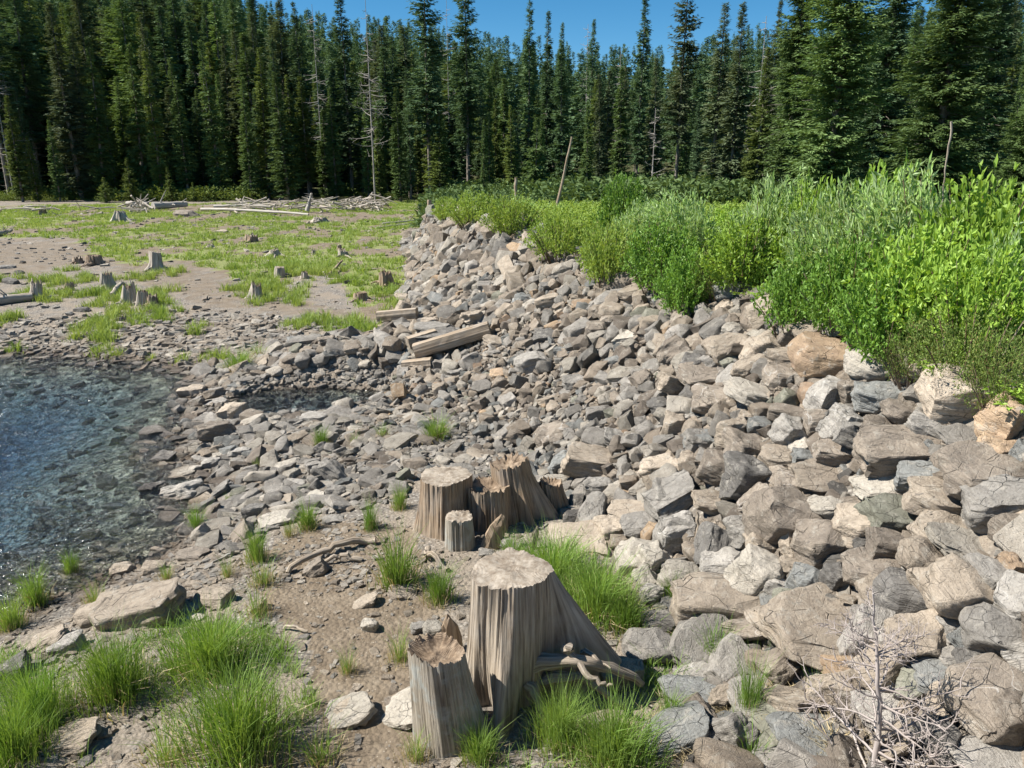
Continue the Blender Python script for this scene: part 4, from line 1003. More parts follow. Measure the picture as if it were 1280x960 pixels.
log('stick', 'thin pale stick upright among rocks mid wall', gp(869, 695, .0), tuple(np.array(at_y(871, 640, hit(869, 695)[0][1]+.05))), .014, .009, WOOD, None, 'stick', seed=19)
# tangled driftwood heap nobody could count
prt = []
r_ = np.random.default_rng(3)
for (u0, u1, v0, v1, n) in ((292, 412, 257, 267, 120), (427, 482, 256, 265, 110), (158, 190, 262, 268, 30), (0, 130, 264, 270, 22)):
    for i in range(n):
        q = np.array(gp(r_.uniform(u0, u1), r_.uniform(v0, v1), r_.uniform(.02, .45)))
        a = r_.uniform(0, 6.28); L = r_.uniform(.4, 2.2); d = np.array([math.cos(a), math.sin(a)*.6, r_.normal(0, .22)])*L/2
        prt.append(tube(curve_pts(q-d, q+d, r_.normal(0, .02*L, 3), 5), np.linspace(r_.uniform(.02, .08), .015, 5), 6))
tag(link('driftwood_debris', tubes_mesh('driftwood_debris', prt, WOOD_FAR)), kind='stuff')

# ------------------------------------------------------------------ dead sapling
def dead_sapling():
    b = gp(1091, 975); p0 = np.array(b)
    rt = thing('dead_sapling', 'bare pale grey dead sapling standing on the rocks, twiggy to the ground', 'dead tree', p0)
    Y = p0[1]; tp = at_y(1091, 742, Y) - p0
    H = tp[2]; P_ = curve_pts((0, 0, -.1), tp, (.02, .0, 0), 24, .004, 3)
    link('trunk', tubes_mesh('trunk', [tube(P_, np.linspace(.018, .004, 24), 10, .15, 3)], TWIGM), rt)
    r_ = np.random.default_rng(8)
    for k in range(44):
        s = r_.uniform(.02, .97) ** 1.0; q = P_[0]*(1-s)+P_[-1]*s; q[0] = np.interp(s, np.linspace(0, 1, 24), P_[:, 0]); q[1] = np.interp(s, np.linspace(0, 1, 24), P_[:, 1])
        az = r_.uniform(0, 6.28); L = (.50*(1-s)**.8+.05)*r_.uniform(.6, 1.15)
        if s < .5: az = az if r_.uniform() < .5 else r_.normal(0, .8)      # fuller toward the crest side
        parts = []
        def grow(p, d, L, r, lev):
            n = 7; pts = [p]; dd = d.copy()
            for i in range(n):
                dd = dd + r_.normal(0, .16, 3) + np.array([0, 0, .045 if lev else .03]); dd /= np.linalg.norm(dd); pts.append(pts[-1]+dd*L/n)
            parts.append(tube(np.array(pts), np.linspace(r, r*.35, n+1), 5, 0, caps=False))
            if lev < 2:
                for i in range(2, n+1):
                    for _ in range(2 if lev == 0 else 1):
                        if r_.uniform() < .62:
                            side = r_.normal(0, 1, 3); side -= dd*np.dot(side, dd); side /= np.linalg.norm(side)
                            nd = dd*.6+side*.8; nd /= np.linalg.norm(nd)
                            grow(pts[i], nd, L*r_.uniform(.22, .45), r*.55, lev+1)
        grow(q, np.array([math.cos(az), math.sin(az), r_.uniform(-.15, .35)]), L, .0065*(1-s)+.003, 0)
        link('branch', tubes_mesh('branch', parts, TWIGM), rt)
dead_sapling()

# ------------------------------------------------------------------ leafy geometry
def leaves(org, dr, nrm, ln, wd, fold=.25):
    """diamond leaves: base, side, tip, side; org,dr,nrm (n,3)"""
    n = len(org); side = np.cross(dr, nrm); side /= np.linalg.norm(side, axis=1, keepdims=True)+1e-9
    nn = np.cross(side, dr); ln = np.asarray(ln)*np.ones(n); wd = np.asarray(wd)*np.ones(n)
    mid = org+dr*(ln*.45)[:, None]
    V = np.stack([org, mid+side*wd[:, None]*.5+nn*(wd*fold)[:, None], org+dr*ln[:, None]-nn*(ln*.10)[:, None], mid-side*wd[:, None]*.5+nn*(wd*fold)[:, None]], 1)
    F = (np.arange(n)*4)[:, None]+np.array([0, 1, 2, 3])[None]
    return V.reshape(-1, 3), F
def unit(a): return a/(np.linalg.norm(a, axis=-1, keepdims=True)+1e-9)

# ---- conifers
def fir_crown(H, Rr, nb, nodes, twigs, seed, tw=.35, bare=.05, power=.8, droop=.35, ragged=.25, wid=.30, clumps=0, minL=0.06):
    g = np.random.default_rng(seed)
    s = bare+(1-bare)*g.uniform(0, 1, nb)**1.05
    z = s*H; az = g.uniform(0, 2*np.pi, nb)
    prof = np.minimum(((1-s)/(1-bare))**power, .55+2.2*(s-bare))
    gap = 1-ragged*(vnoise(az*1.2, z*.9+seed, seed) > .62)
    L = Rr*(prof*gap*g.uniform(.65, 1.12, nb)+minL)
    out = np.stack([np.cos(az), np.sin(az), np.zeros(nb)], -1)
    dr = droop*(1.1-s)*g.uniform(.6, 1.4, nb)
    rise = .35*s
    t = np.linspace(.12, 1, nodes)
    Tn = t[None, :, None]
    P = out[:, None]*(Tn*L[:, None, None]); zz = z[:, None] + L[:, None]*(-dr[:, None]*t[None]*1.2 + (dr[:, None]*.6+rise[:, None])*t[None]**2)
    P = P + np.stack([np.zeros_like(zz), np.zeros_like(zz), zz], -1)
    n = nb*nodes; P = np.repeat(P.reshape(n, 3), twigs, 0)
    outr = np.repeat(np.repeat(out, nodes, 0), twigs, 0); sidev = np.stack([-outr[:, 1], outr[:, 0], outr[:, 2]], -1)
    m = len(P); sg = g.uniform(-1.1, 1.1, m)
    tt = np.repeat(np.tile(t, nb), twigs)
    d = unit(outr*.9+sidev*sg[:, None]+g.normal(0, .18, (m, 3))+np.array([0, 0, -.10]))
    Lr = np.repeat(np.repeat(L, nodes), twigs)
    ln = tw*g.uniform(.55, 1.25, m)*(.55+.5*(1-tt))*np.clip(Lr/(.5*Rr), .45, 1.15)
    nr = unit(np.array([0, 0, 1.0])+outr*.25+g.normal(0, .45, (m, 3)))
    P = P + g.normal(0, .04*tw/.35, (m, 3))
    V, F = leaves(P, d, nr, ln, ln*wid, .1)
    # leading shoot
    k = 60; zt = H*(1-.10*g.uniform(0, 1, k)**1.2); a = g.uniform(0, 6.28, k)
    V2, F2 = leaves(np.stack([0*zt, 0*zt, zt], -1), unit(np.stack([np.cos(a), np.sin(a), .5+0*a], -1)), unit(g.normal(0, 1, (k, 3))+[0, 0, 2]), .15+.9*(H-zt)*.25, .06)
    return np.concatenate([V, V2]), np.concatenate([F, F2+len(V)])
def trunk_mesh(H, r, seed, mat=BARK, twigs=0, twl=.7, lo=.03, hi=.5, name='trunk'):
    g = np.random.default_rng(seed)
    P_ = curve_pts((0, 0, -.3), (0, 0, H*.985), (g.normal(0, .05), g.normal(0, .05), 0), 12)
    parts = [tube(P_, np.linspace(r, .015, 12), 8, .08, seed)]
    for k in range(twigs):
        z = g.uniform(lo, hi)*H; a = g.uniform(0, 6.28); L = twl*g.uniform(.4, 1.2)
        q = np.array([0, 0, z]); d = np.array([math.cos(a), math.sin(a), g.uniform(-.35, .15)])
        parts.append(tube(curve_pts(q, q+d*L, (0, 0, g.normal(0, .08*L)), 5), np.linspace(.03, .008, 5), 4, caps=False))
    return tubes_mesh(name, parts, mat)
# variants (unit built at real size; height ~ listed)
FIRS = []
specs = [  # H, R, nb, nodes, twigs, power, droop, bare, ragged, trunk twigs
    (17, 1.35, 400, 6, 3, .75, .40, .05, .35, 30), (18, 1.1, 380, 6, 3, .7, .5, .08, .45, 40), (15, 1.5, 400, 6, 3, .85, .35, .03, .3, 20),
    (20, 1.3, 420, 6, 3, .65, .5, .15, .55, 60), (14, 1.0, 340, 6, 3, .7, .45, .03, .35, 20), (22, 1.9, 480, 7, 3, .6, .35, .25, .6, 70)]
for i, (H, Rr, nb, nd, tg, pw, drp, br, rg, tk) in enumerate(specs):
    V, F = fir_crown(H, Rr, nb, nd, tg, 200+i, .50, br, pw, drp, rg, .34)
    cm = mesh_np('crown', V, F, [NEEDLE]); FIRS.append(dict(H=H, crown=cm, trunk=trunk_mesh(H, .16, 300+i, twigs=tk), VF=(V, F)))
BIG = []
for i, (H, Rr, nb, nd, tg) in enumerate([(22, 3.4, 1150, 10, 4), (20, 3.0, 1050, 10, 4), (21, 2.3, 950, 8, 4)]):
    V, F = fir_crown(H, Rr, nb, nd, tg, 400+i, .50, .02, .62 if i < 2 else .6, .32, .45, .30)
    BIG.append(dict(H=H, crown=mesh_np('crown', V, F, [NEEDLE]), trunk=trunk_mesh(H, .3, 420+i, twigs=60, twl=1.8)))
YOUNG = []
for i in range(3):
    V, F = fir_crown(4.5, 1.0+.15*i, 170, 6, 4, 450+i, .30, .03, .9, .25, .2, .34)
    YOUNG.append(dict(H=4.5, crown=mesh_np('crown', V, F, [NEEDLE_L]), trunk=trunk_mesh(4.5, .06, 460+i, twigs=6, twl=.4)))
def snag_mesh(H, r, seed, nb, L0):
    g = np.random.default_rng(seed); parts = [tube(curve_pts((0, 0, -.3), (0, 0, H), (0, 0, 0), 16), np.linspace(r*.42, .015, 16), 8, .08)]
    tw = []
    for k in range(nb):
        s = g.uniform(.25, .97); q = np.array([0, 0, s*H]); a = g.uniform(0, 6.28); L = L0*(1.15-s)*g.uniform(.5, 1.3)+.2
        e = q+np.array([math.cos(a)*L, math.sin(a)*L, L*g.uniform(-.3, .4)])
        P_ = curve_pts(q, e, (0, 0, -.06*L), 6); tw.append(tube(P_, np.linspace(.022, .008, 6), 4, caps=False))
        for j in (2, 3, 4):
            d = g.normal(0, .25*L, 3); tw.append(tube(curve_pts(P_[j], P_[j]+d, (0, 0, 0), 3), [.010, .007, .005], 3, caps=False))
    return tubes_mesh('trunk', parts, SNAGM), tubes_mesh('bare_branches', tw, SNAGM)

trees = []    # label info
LANDT = [('the bare pale snag', 468), ('the tall dark leading fir', 540), ('the leaning dead pole', 705), ('the twin pale firs', 900), ('the wide spruce', 1030), ('the second wide spruce', 1165),
         ('the thick white log', 212), ('the splayed grey stump', 150), ('the frame corner snag', 15), ('the driftwood pile', 385), ('the young bright fir', 212), ('the dead grey fir', 815), ('the wall end post', 537)]
def place_tree(var, u, Y, vtop, wscale, mat, label=None, name='fir_tree', look='dark', yaw=None, H=None):
    d = ray(u, 230); x = d[0]/d[1]*Y
    z0 = float(zf(x, Y))
    if H is None:
        b = (480-vtop)/FPX; tt = Y/(CP+SP*b); H = CAM_Z+tt*(-SP+CP*b)-z0
    sz = H/var['H']; sxy = sz*wscale
    yw = random.uniform(0, 6.28) if yaw is None else yaw
    rt = thing(name, label or '', 'tree', (x, Y, z0), (random.gauss(0, .018), random.gauss(0, .018), yw), 'firs of the forest', (sxy, sxy, sz))
    link('trunk', var['trunk'], rt); c = link('crown', var['crown'], rt)
    c.material_slots[0].link = 'OBJECT'; c.material_slots[0].material = mat
    trees.append(dict(o=rt, u=u, Y=Y, H=H, look=look, w=wscale, lab=label, x=x))
    return rt
N0, ND, NL, NB_ = NEEDLE, NEEDLE_D, NEEDLE_L, NEEDLE_B
LK = {id(N0): 'green', id(ND): 'dark', id(NL): 'yellowish', id(NB_): 'grey-green'}
MAN = [  # var list, idx, u, Y, vtop, wscale, mat, label
    (BIG, 0, 1035, 31, -190, 1.15, N0, 'very wide dense spruce behind the willows, its boughs sweeping low'),
    (BIG, 1, 1168, 27, -170, 1.25, N0, 'widest spruce above the tallest willows, nearest the camera'),
    (BIG, 1, 1278, 30, 30, 1.2, N0, 'spruce cut off by the frame edge beyond the willows'),
    (BIG, 2, 1215, 36, -120, 1.1, ND, 'tall dark spruce just behind the widest spruce'),
    (BIG, 2, 1090, 38, -100, 1.2, ND, 'dark spruce filling the gap between the two wide spruces'),
    (BIG, 2, 988, 36, -120, 1.0, N0, 'slim tall spruce on the lake side of the wide spruce'),
    (FIRS, 0, 890, 44, 6, 1.35, NB_, 'left of twin pale conical firs with spire tops'),
    (FIRS, 2, 913, 42, 4, 1.25, NB_, 'right of twin pale conical firs with spire tops'),
    (FIRS, 5, 952, 50, -2, .9, NB_, 'thin-topped fir with dead grey upper branches by the twin firs'),
    (FIRS, 0, 945, 38, 60, 1.4, NL, 'yellowish bushy fir in front of the thin-topped fir'),
    (FIRS, 5, 845, 46, -60, 1.1, NB_, 'tall shaggy fir rising past the frame beside the twin firs'),
    (FIRS, 3, 795, 60, -20, 1.0, ND, 'tall fir with tiered narrow top between sky gaps'),
    (FIRS, 5, 735, 58, 25, .9, ND, 'scraggly thin-crowned fir near the leaning dead pole'),
    (FIRS, 3, 660, 62, -5, 1.05, ND, 'tall solitary-topped fir standing clear against blue sky'),
    (FIRS, 1, 683, 66, 12, 1.0, ND, 'narrow fir with bare spire behind the solitary-topped fir'),
    (FIRS, 1, 695, 66, 28, .9, ND, 'slim fir tight against the bare-spired fir'),
    (FIRS, 5, 538, 56, -70, 1.25, ND, 'tall dark leading fir with layered boughs'),
    (FIRS, 5, 585, 60, -50, 1.2, ND, 'tall dark fir with broad top beside the leading fir'),
    (FIRS, 0, 500, 56, 110, 1.4, N0, 'medium green fir at the forest foot beyond the driftwood'),
    (FIRS, 2, 550, 55, 120, 1.5, NL, 'bright green bushy fir before the tall leading fir'),
    (YOUNG, 0, 668, 50, 148, .9, N0, 'short slender green fir standing before dark trunks'),
    (FIRS, 4, 740, 52, 100, 1.4, NL, 'light green fir beyond the leaning dead pole'),
    (FIRS, 4, 775, 50, 85, 1.3, N0, 'green fir with bare lower trunk near the dead grey fir'),
    (FIRS, 0, 705, 58, 110, 1.2, N0, 'dense green fir behind the leaning dead pole'),
    (YOUNG, 1, 163, 57, 198, 1.0, NL, 'young fir at the forest edge behind the splayed stump'),
    (YOUNG, 0, 212, 57, 210, 1.0, NL, 'young bright fir above the thick white log'),
    (YOUNG, 2, 130, 56, 222, 1.4, NL, 'bushy little fir squatting at the meadow edge'),
    (YOUNG, 1, 240, 57, 228, 1.0, NL, 'tiniest fir on the meadow edge above the long white pole'),
    (FIRS, 0, 25, 57, 120, 1.5, NL, 'light green fir at the frame edge by the meadow'),
    (FIRS, 0, 100, 59, 5, 1.5, NB_, 'tall broad pale fir with shaggy crown near the bushy little fir'),
    (FIRS, 5, 50, 62, -60, 1.6, ND, 'huge dark fir filling the upper frame corner'),
    (FIRS, 5, 10, 60, -70, 1.5, ND, 'dark fir at the very frame edge, part dead branches'),
    (FIRS, 1, 128, 59, 45, 1.4, N0, 'narrow fir tight beside the tall broad pale fir'),
    (FIRS, 0, 72, 57, 150, 1.3, N0, 'mid-height fir at the meadow edge before the huge dark fir'),
    (FIRS, 4, 45, 57, 170, 1.3, NL, 'short light fir between the frame edge firs'),
    (FIRS, 2, 180, 61, 55, 1.2, N0, 'green fir behind the splayed grey stump'),
    (FIRS, 1, 275, 60, 50, 1.3, N0, 'tall fir above the long white pole'),
    (FIRS, 0, 335, 60, 60, 1.3, NL, 'sunlit fir above the driftwood pile'),
    (FIRS, 2, 360, 57, 90, 1.5, N0, 'drooping fir right behind the driftwood pile'),
    (FIRS, 3, 388, 66, 2, 1.2, ND, 'dark fir whose tip touches the top of the frame'),
    (FIRS, 3, 440, 66, -20, 1.2, ND, 'tall fir rising beside the bare pale snag'),
    (FIRS, 0, 420, 60, 110, 1.3, N0, 'mid-height fir beside the driftwood root snag'),
    (FIRS, 1, 460, 60, 120, 1.2, N0, 'narrow fir under the bare pale snag'),
]
for L_, k, u, Y, vt, ws, m, lab in MAN:
    place_tree(L_[k], u, Y, vt, ws, m, lab, look=LK[id(m)])
# bare snags
def snag(u, Y, vtop, r, nb, L0, label, seed, lean=0):
    d = ray(u, 230); x = d[0]/d[1]*Y; z0 = float(zf(x, Y)); b = (480-vtop)/FPX; tt = Y/(CP+SP*b); H = CAM_Z+tt*(-SP+CP*b)-z0
    rt = thing('dead_tree', label, 'dead tree', (x, Y, z0), (0, R(lean), 0), 'standing dead trees')
    a, b2 = snag_mesh(H, r, seed, nb, L0); link('trunk', a, rt); link('bare_branches', b2, rt)
snag(468, 56, 0, .16, 60, 1.6, 'bare pale snag with fine dead branches before the forest', 1)
snag(15, 59, 40, .15, 60, 1.7, 'tangled bleached snag at the frame edge before dark firs', 2)
snag(815, 46, 135, .12, 26, .8, 'dead grey fir trunk pale against green boughs near the shrubs', 3)
snag(405, 63, 5, .12, 40, 1.3, 'thin grey snag between the driftwood root and the bare pale snag', 4)
snag(563, 75, 0, .10, 30, 1.2, 'grey spike of a dead tree between the two tallest firs', 5)
snag(730, 70, 30, .10, 40, 1.4, 'dead twiggy tree top beside the scraggly thin-crowned fir', 6)
snag(268, 68, 80, .10, 30, 1.2, 'pale dead stem within the forest above the long pole', 7)
snag(940, 47, 20, .08, 36, 1.3, 'bleached dead branches rising beside the thin-topped fir', 8)
snag(770, 70, 60, .08, 30, 1.0, 'small dead spire in the sky gap beyond the leaning pole', 9)
# leaning dead pole
px_, py_ = hit(700, 226)[0][:2]
Yp = 24; a = at_y(700, 222, Yp); b = at_y(715, 171, Yp)
log('leaning_pole', 'leaning broken dead pole rising above the shrub line', (float(a[0]-.14), Yp, float(zf(a[0], Yp))), tuple(b), .05, .03, WOOD_BR, None, 'pole', branches=2, seed=30)
a = at_y(537, 268, 30); b = at_y(537, 250, 30)
log('fence_post', 'short brown post at the far end of the rock wall', tuple(a), tuple(b), .09, .08, WOOD_BR, None, 'post', seed=31)
a = at_y(645, 232, 28); b = at_y(645, 222, 28)
log('fence_post', 'stubby grey post poking out above the far shrubs', (float(a[0]), 28.0, float(a[2]-.8)), tuple(b), .06, .055, WOOD_BR, None, 'post', seed=32)

# infill trees of the front rows
g = np.random.default_rng(77)
SKL_U = [-60, 330, 380, 430, 520, 600, 700, 830, 900, 960, 1300]; SKL_V = [-60, -30, 10, 20, 26, 38, 56, 62, 36, 30, -40]
def sky_h(u, Y, z0, extra):
    v = np.interp(u, SKL_U, SKL_V) + extra; b = (480-v)/FPX; tt = Y/(CP+SP*b); return CAM_Z + tt*(-SP+CP*b) - z0
def fill(n, u0, u1, y0, y1, h0, h1, mats, mind, wsc=(.95, 1.4), vars_=FIRS):
    out = 0; tries = 0
    while out < n and tries < n*30:
        tries += 1
        u = g.uniform(u0, u1); Y = g.uniform(y0, y1)
        x = (u-640)/FPX/ray(u, 230)[1]*Y
        if any((x-t_['x'])**2+(Y-t_['Y'])**2 < mind**2 for t_ in trees): continue
        m = mats[g.integers(len(mats))]
        place_tree(vars_[g.integers(len(vars_))], u, Y, 0, g.uniform(*wsc), m, None, look=LK[id(m)], H=float(np.clip(sky_h(u, Y, float(zf(x, Y)), g.uniform(h0, h1)), 5, 24))); out += 1
    return out
a1 = fill(40, -40, 480, 58, 68, 60, 160, [N0, N0, ND, NL, NB_], 1.6, (1.1, 1.7))
a2 = fill(105, -60, 640, 66, 92, 0, 95, [N0, ND, NL, NB_], 1.6, (1.0, 1.9))
a3 = fill(16, 480, 700, 58, 68, 50, 120, [N0, ND, NL], 1.7)
a4 = fill(56, 640, 1300, 48, 80, -5, 90, [N0, ND, NL, NB_], 1.8, (1.05, 1.6))
a5 = fill(10, 960, 1300, 36, 46, 0, 60, [N0, ND], 2.2)
a6 = fill(26, 600, 1300, 40, 60, 70, 135, [N0, NL, ND], 1.6)
print('trees', len(trees), a1, a2, a3, a4, a5)
fm = {}
for t_ in trees:
    if t_['lab']: continue
    nm, ux = min(LANDT, key=lambda L: abs(L[1]-t_['u']))
    row = 'front-row' if t_['Y'] < 66 else ('second-row' if t_['Y'] < 76 else 'back-row')
    ht = 'tall' if t_['H'] > 16 else ('mid-height' if t_['H'] > 12 else 'low')
    wd = 'narrow' if t_['w'] < 1.2 else 'fuller'
    k = (ht, wd, t_['look'], row, nm, 'lakeward' if t_['u'] < ux else 'wallward')
    fm.setdefault(k, []).append((abs(t_['u']-ux), id(t_), t_))
for k, L in fm.items():
    L.sort(key=lambda a: a[0])
    for i, (_, _, t_) in enumerate(L):
        t_['o']['label'] = ('%s %s %s fir in the %s, %s%s of %s' % (k[0], k[1], k[2], k[3].replace('-', ' '), ORD[i] , k[5], k[4]))

# distant wooded hillside: one mass
N = 1300
xs = g.uniform(-150, 120, 8000); ys = g.uniform(84, 235, 8000)
u, v, d = proj(xs, ys, zf(xs, ys)); ok = (u > -60) & (u < 1330); xs, ys = xs[ok][:N], ys[ok][:N]; N = len(xs)
LV = []
for i in range(4):
    V, F = fir_crown(17, 1.25+.15*i, 190, 5, 2, 600+i, .75, .06, .7, .45, .35, .42); LV.append((V, F))
s = np.clip(sky_h((xs/ys*.985)*FPX+640, ys, zf(xs, ys), g.uniform(-8, 40, N)**1.0), 3, 24)/17
M = rotz_mats(g.uniform(0, 6.28, N)) * np.stack([s*.3+.75, s*.3+.75, s], -1)[:, None, :]
V, F, _ = merge_inst(LV, g.integers(0, 4, N), np.stack([xs, ys, zf(xs, ys)-.3], -1), M)
tag(link('far_forest', mesh_np('far_forest', V, F, [NEEDLE_D])), kind='stuff')
# undergrowth along the forest foot
def bush_src(seed, n, R_, H_, ll, lw, up=.4):
    g = np.random.default_rng(seed)
    a = g.uniform(0, 6.28, n); rr = R_*np.sqrt(g.uniform(0, 1, n)); z = H_*g.uniform(.1, 1, n)*np.sqrt(np.clip(1-(rr/R_)**2*.8, 0, 1))
    P = np.stack([rr*np.cos(a), rr*np.sin(a), z], -1)
    d = unit(np.stack([np.cos(a), np.sin(a), 0*a+up], -1)+g.normal(0, .6, (n, 3)))
    return leaves(P, d, unit(g.normal(0, .7, (n, 3))+[0, 0, 1]), ll*g.uniform(.7, 1.3, n), lw)
US = [bush_src(700+i, 260, .9, .7, .16, .09) for i in range(3)]
n = 1000; gsel = None; uu = g.uniform(-40, 700, n); Yv = 58+g.uniform(0, 1, n)**1.2*14 + np.where(uu > 480, (uu-480)*.03, 0)
xs = (uu-640)/FPX/1.0*Yv; M = rotz_mats(g.uniform(0, 6.28, n))*(g.uniform(.15, .9, n)*(.25+1.6*sstep(.35, .65, fbm(xs*.35, Yv*.1, 66))))[:, None, None]
V, F, _ = merge_inst(US, g.integers(0, 3, n), np.stack([xs, Yv, zf(xs, Yv)-.05], -1), M)
n = 2600; uu = g.uniform(560, 1330, n); Yv = 33+g.uniform(0, 1, n)*34
xs = (uu-640)/FPX*Yv; M = rotz_mats(g.uniform(0, 6.28, n))*g.uniform(.7, 2.2, n)[:, None, None]
V2_, F2_, _ = merge_inst(US, g.integers(0, 3, n), np.stack([xs, Yv, zf(xs, Yv)-.05], -1), M)
tag(link('forest_brush', mesh_np('forest_brush', V2_, F2_, [NEEDLE])), kind='stuff')
tag(link('undergrowth', mesh_np('undergrowth', V, F, [NEEDLE_L])), kind='stuff')

# ------------------------------------------------------------------ shrubs on the embankment
def shrub(R_, H_, nst, npl, ll, lw, seed, arch=.5, lean=(0, 0), up=.7, fold=.2, start=.25):
    g = np.random.default_rng(seed)
    a = g.uniform(0, 6.28, nst); rr = np.sqrt(g.uniform(0, 1, nst))
    base = np.stack([.35*R_*rr*np.cos(a), .35*R_*rr*np.sin(a), 0*a], -1)
    hh = H_*(np.sqrt(np.clip(1-.75*rr**2, 0, 1)))*g.uniform(.72, 1.08, nst)
    tip = np.stack([R_*rr*np.cos(a)+lean[0]*hh, R_*rr*np.sin(a)+lean[1]*hh, hh], -1)
    tip[:, :2] += g.normal(0, .05*R_, (nst, 2))
    mid = (base+tip)/2+np.stack([0*a, 0*a, .15*hh], -1)
    t = g.uniform(start, 1, (nst, npl))[..., None]
    P = (1-t)**2*base[:, None]+2*t*(1-t)*mid[:, None]+t**2*tip[:, None]
    Tn = unit(2*(1-t)*(mid-base)[:, None]+2*t*(tip-mid)[:, None])
    n = nst*npl; P = P.reshape(n, 3); Tn = Tn.reshape(n, 3)
    d = unit(Tn*up+g.normal(0, .5, (n, 3))); nr = unit(g.normal(0, .6, (n, 3))+[0, 0, 1])
    V, F = leaves(P+g.normal(0, .012, (n, 3)), d, nr, ll*g.uniform(.65, 1.2, n), lw, fold)
    # wiry stems
    parts = []
    for i in range(0, nst, max(1, nst//28)):
        tt = np.linspace(0, .97, 6)[:, None]; parts.append(tube((1-tt)**2*base[i]+2*tt*(1-tt)*mid[i]+tt**2*tip[i], np.linspace(.008, .003, 6), 4, caps=False))
    return V, F, parts
SHR = {}
def mk(kind, n, *a, mat, seed0, **k):
    L = []
    for i in range(n):
        V, F, prt = shrub(*a, seed0+i, **k); L.append((mesh_np('foliage', V, F, [mat]), tubes_mesh('stems', prt, STEMM)))
    SHR[kind] = L
mk('willow', 3, .60, 1.0, 190, 34, .075, .020, mat=WILLOW, seed0=800, up=1.1, lean=(.22, 0))
mk('broad', 3, .55, .62, 170, 30, .045, .026, mat=BROAD, seed0=820, up=.6)
mk('bright', 3, .55, .70, 170, 30, .055, .028, mat=BROAD_Y, seed0=840, up=.7)
mk('heath', 3, .50, .40, 260, 34, .020, .008, mat=BERRY, seed0=860, up=1.0)
mk('cover', 3, .60, .50, 170, 26, .042, .022, mat=COVER, seed0=880, up=.8)
nsh = {'willow': 'willow_shrub', 'broad': 'leafy_bush', 'bright': 'leafy_bush', 'heath': 'heather_mat', 'cover': 'low_shrub'}
def put_shrub(kind, k, x, y, sx, sz, label, yaw=None, dz=-.05):
    rt = thing(nsh[kind], label, 'shrub', (x, y, float(zf(x, y))+dz), (0, 0, random.uniform(0, 6.28) if yaw is None else yaw), 'shrubs on the embankment', (sx, sx, sz))
    a, b = SHR[kind][k % 3]; link('foliage', a, rt); link('stems', b, rt)
# (kind, u, v of its middle, depth Y, width px, height px, label)
MS = [('willow', 965, 268, 9.6, 110, 95, 'rounded silvery willow shrub standing apart above the green bushes'),
      ('willow', 1100, 282, 7.4, 150, 100, 'big silvery willow with leaves blown sideways, below the wide spruce'),
      ('willow', 1165, 268, 7.2, 150, 84, 'tallest silvery willow in the middle of the shrub bank'),
      ('willow', 1060, 290, 7.9, 120, 100, 'silvery willow at the lake side of the big willow'),
      ('bright', 1235, 272, 6.8, 150, 90, 'bright leafy bush rising at the frame edge under the spruces'),
      ('bright', 1160, 330, 6.4, 140, 90, 'bright green bush below the tallest willow'),
      ('willow', 1262, 335, 6.0, 80, 80, 'greyish willow stems beside the frame edge'),
      ('bright', 1225, 350, 5.8, 130, 80, 'bright yellow-green bush above the heather mat'),
      ('broad', 1112, 385, 6.3, 115, 100, 'dense leafy bush overhanging the rocks above the rusty boulder'),
      ('broad', 1070, 335, 7.0, 110, 70, 'mid-green bush between the willow and the overhanging bush'),
      ('broad', 1000, 345, 7.6, 90, 55, 'dark green bush with fern-like tips at the wall crest'),
      ('heath', 1222, 415, 5.5, 150, 70, 'dark heather mat with rusty tips spilling over the crest'),
      ('heath', 1262, 455, 5.1, 90, 60, 'small heather clump hanging beside the big tan boulder'),
      ('heath', 1150, 415, 5.9, 80, 40, 'low heather fringe between bush and crest rocks'),
      ('broad', 858, 335, 9.7, 74, 46, 'green bush alone on the crest with rocks on both sides'),
      ('heath', 905, 325, 9.6, 90, 40, 'brownish heather patch below the rounded silvery willow'),
      ('broad', 780, 243, 14, 70, 44, 'dark green broad-leaved bush on the middle of the embankment'),
      ('willow', 800, 270, 12.6, 90, 44, 'pale willow patch below the dark broad-leaved bush'),
      ('willow', 860, 262, 11.8, 90, 50, 'small silvery willow between the pale patch and rounded willow'),
      ('bright', 1020, 252, 9.2, 90, 46, 'bright bush wedged between the rounded and big willows'),
      ('bright', 1110, 238, 8.3, 110, 50, 'bright bush showing over the back of the big willow'),
      ('bright', 930, 300, 9.4, 100, 50, 'bright bush at the lake side foot of the rounded willow'),
      ('broad', 830, 300, 10.8, 100, 46, 'mid-green bush hanging over the crest above the crest bush'),
      ('cover', 760, 296, 11.9, 80, 40, 'reddish-tipped low shrub at the crest in mid wall'),
      ('cover', 700, 280, 13.8, 80, 36, 'reddish-tipped low shrub lakeward of the mid wall one'),
      ('cover', 640, 262, 17.0, 80, 36, 'low mixed shrub on the crest where the wall bends'),
      ('cover', 590, 254, 21, 70, 26, 'low shrub near the far end of the wall'),
      ('cover', 560, 256, 25, 40, 18, 'last low shrub at the far tip of the wall')]
for kind, u, v, Y, w, h, lab in MS:
    c = at_y(u, v, Y); tt = np.linalg.norm(c-np.array([0, 0, CAM_Z])); s = tt/FPX
    base = {'willow': (1.2, 1.0), 'broad': (1.1, .62), 'bright': (1.1, .70), 'heath': (1.0, .40), 'cover': (1.2, .5)}[kind]
    zt = c[2]+.5*h*s; z0 = float(zf(c[0], Y)); H = max(zt-z0, .25)+.05
    put_shrub(kind, int(u), float(c[0]), float(Y), w*s/base[0]*1.1, H/base[1], lab)
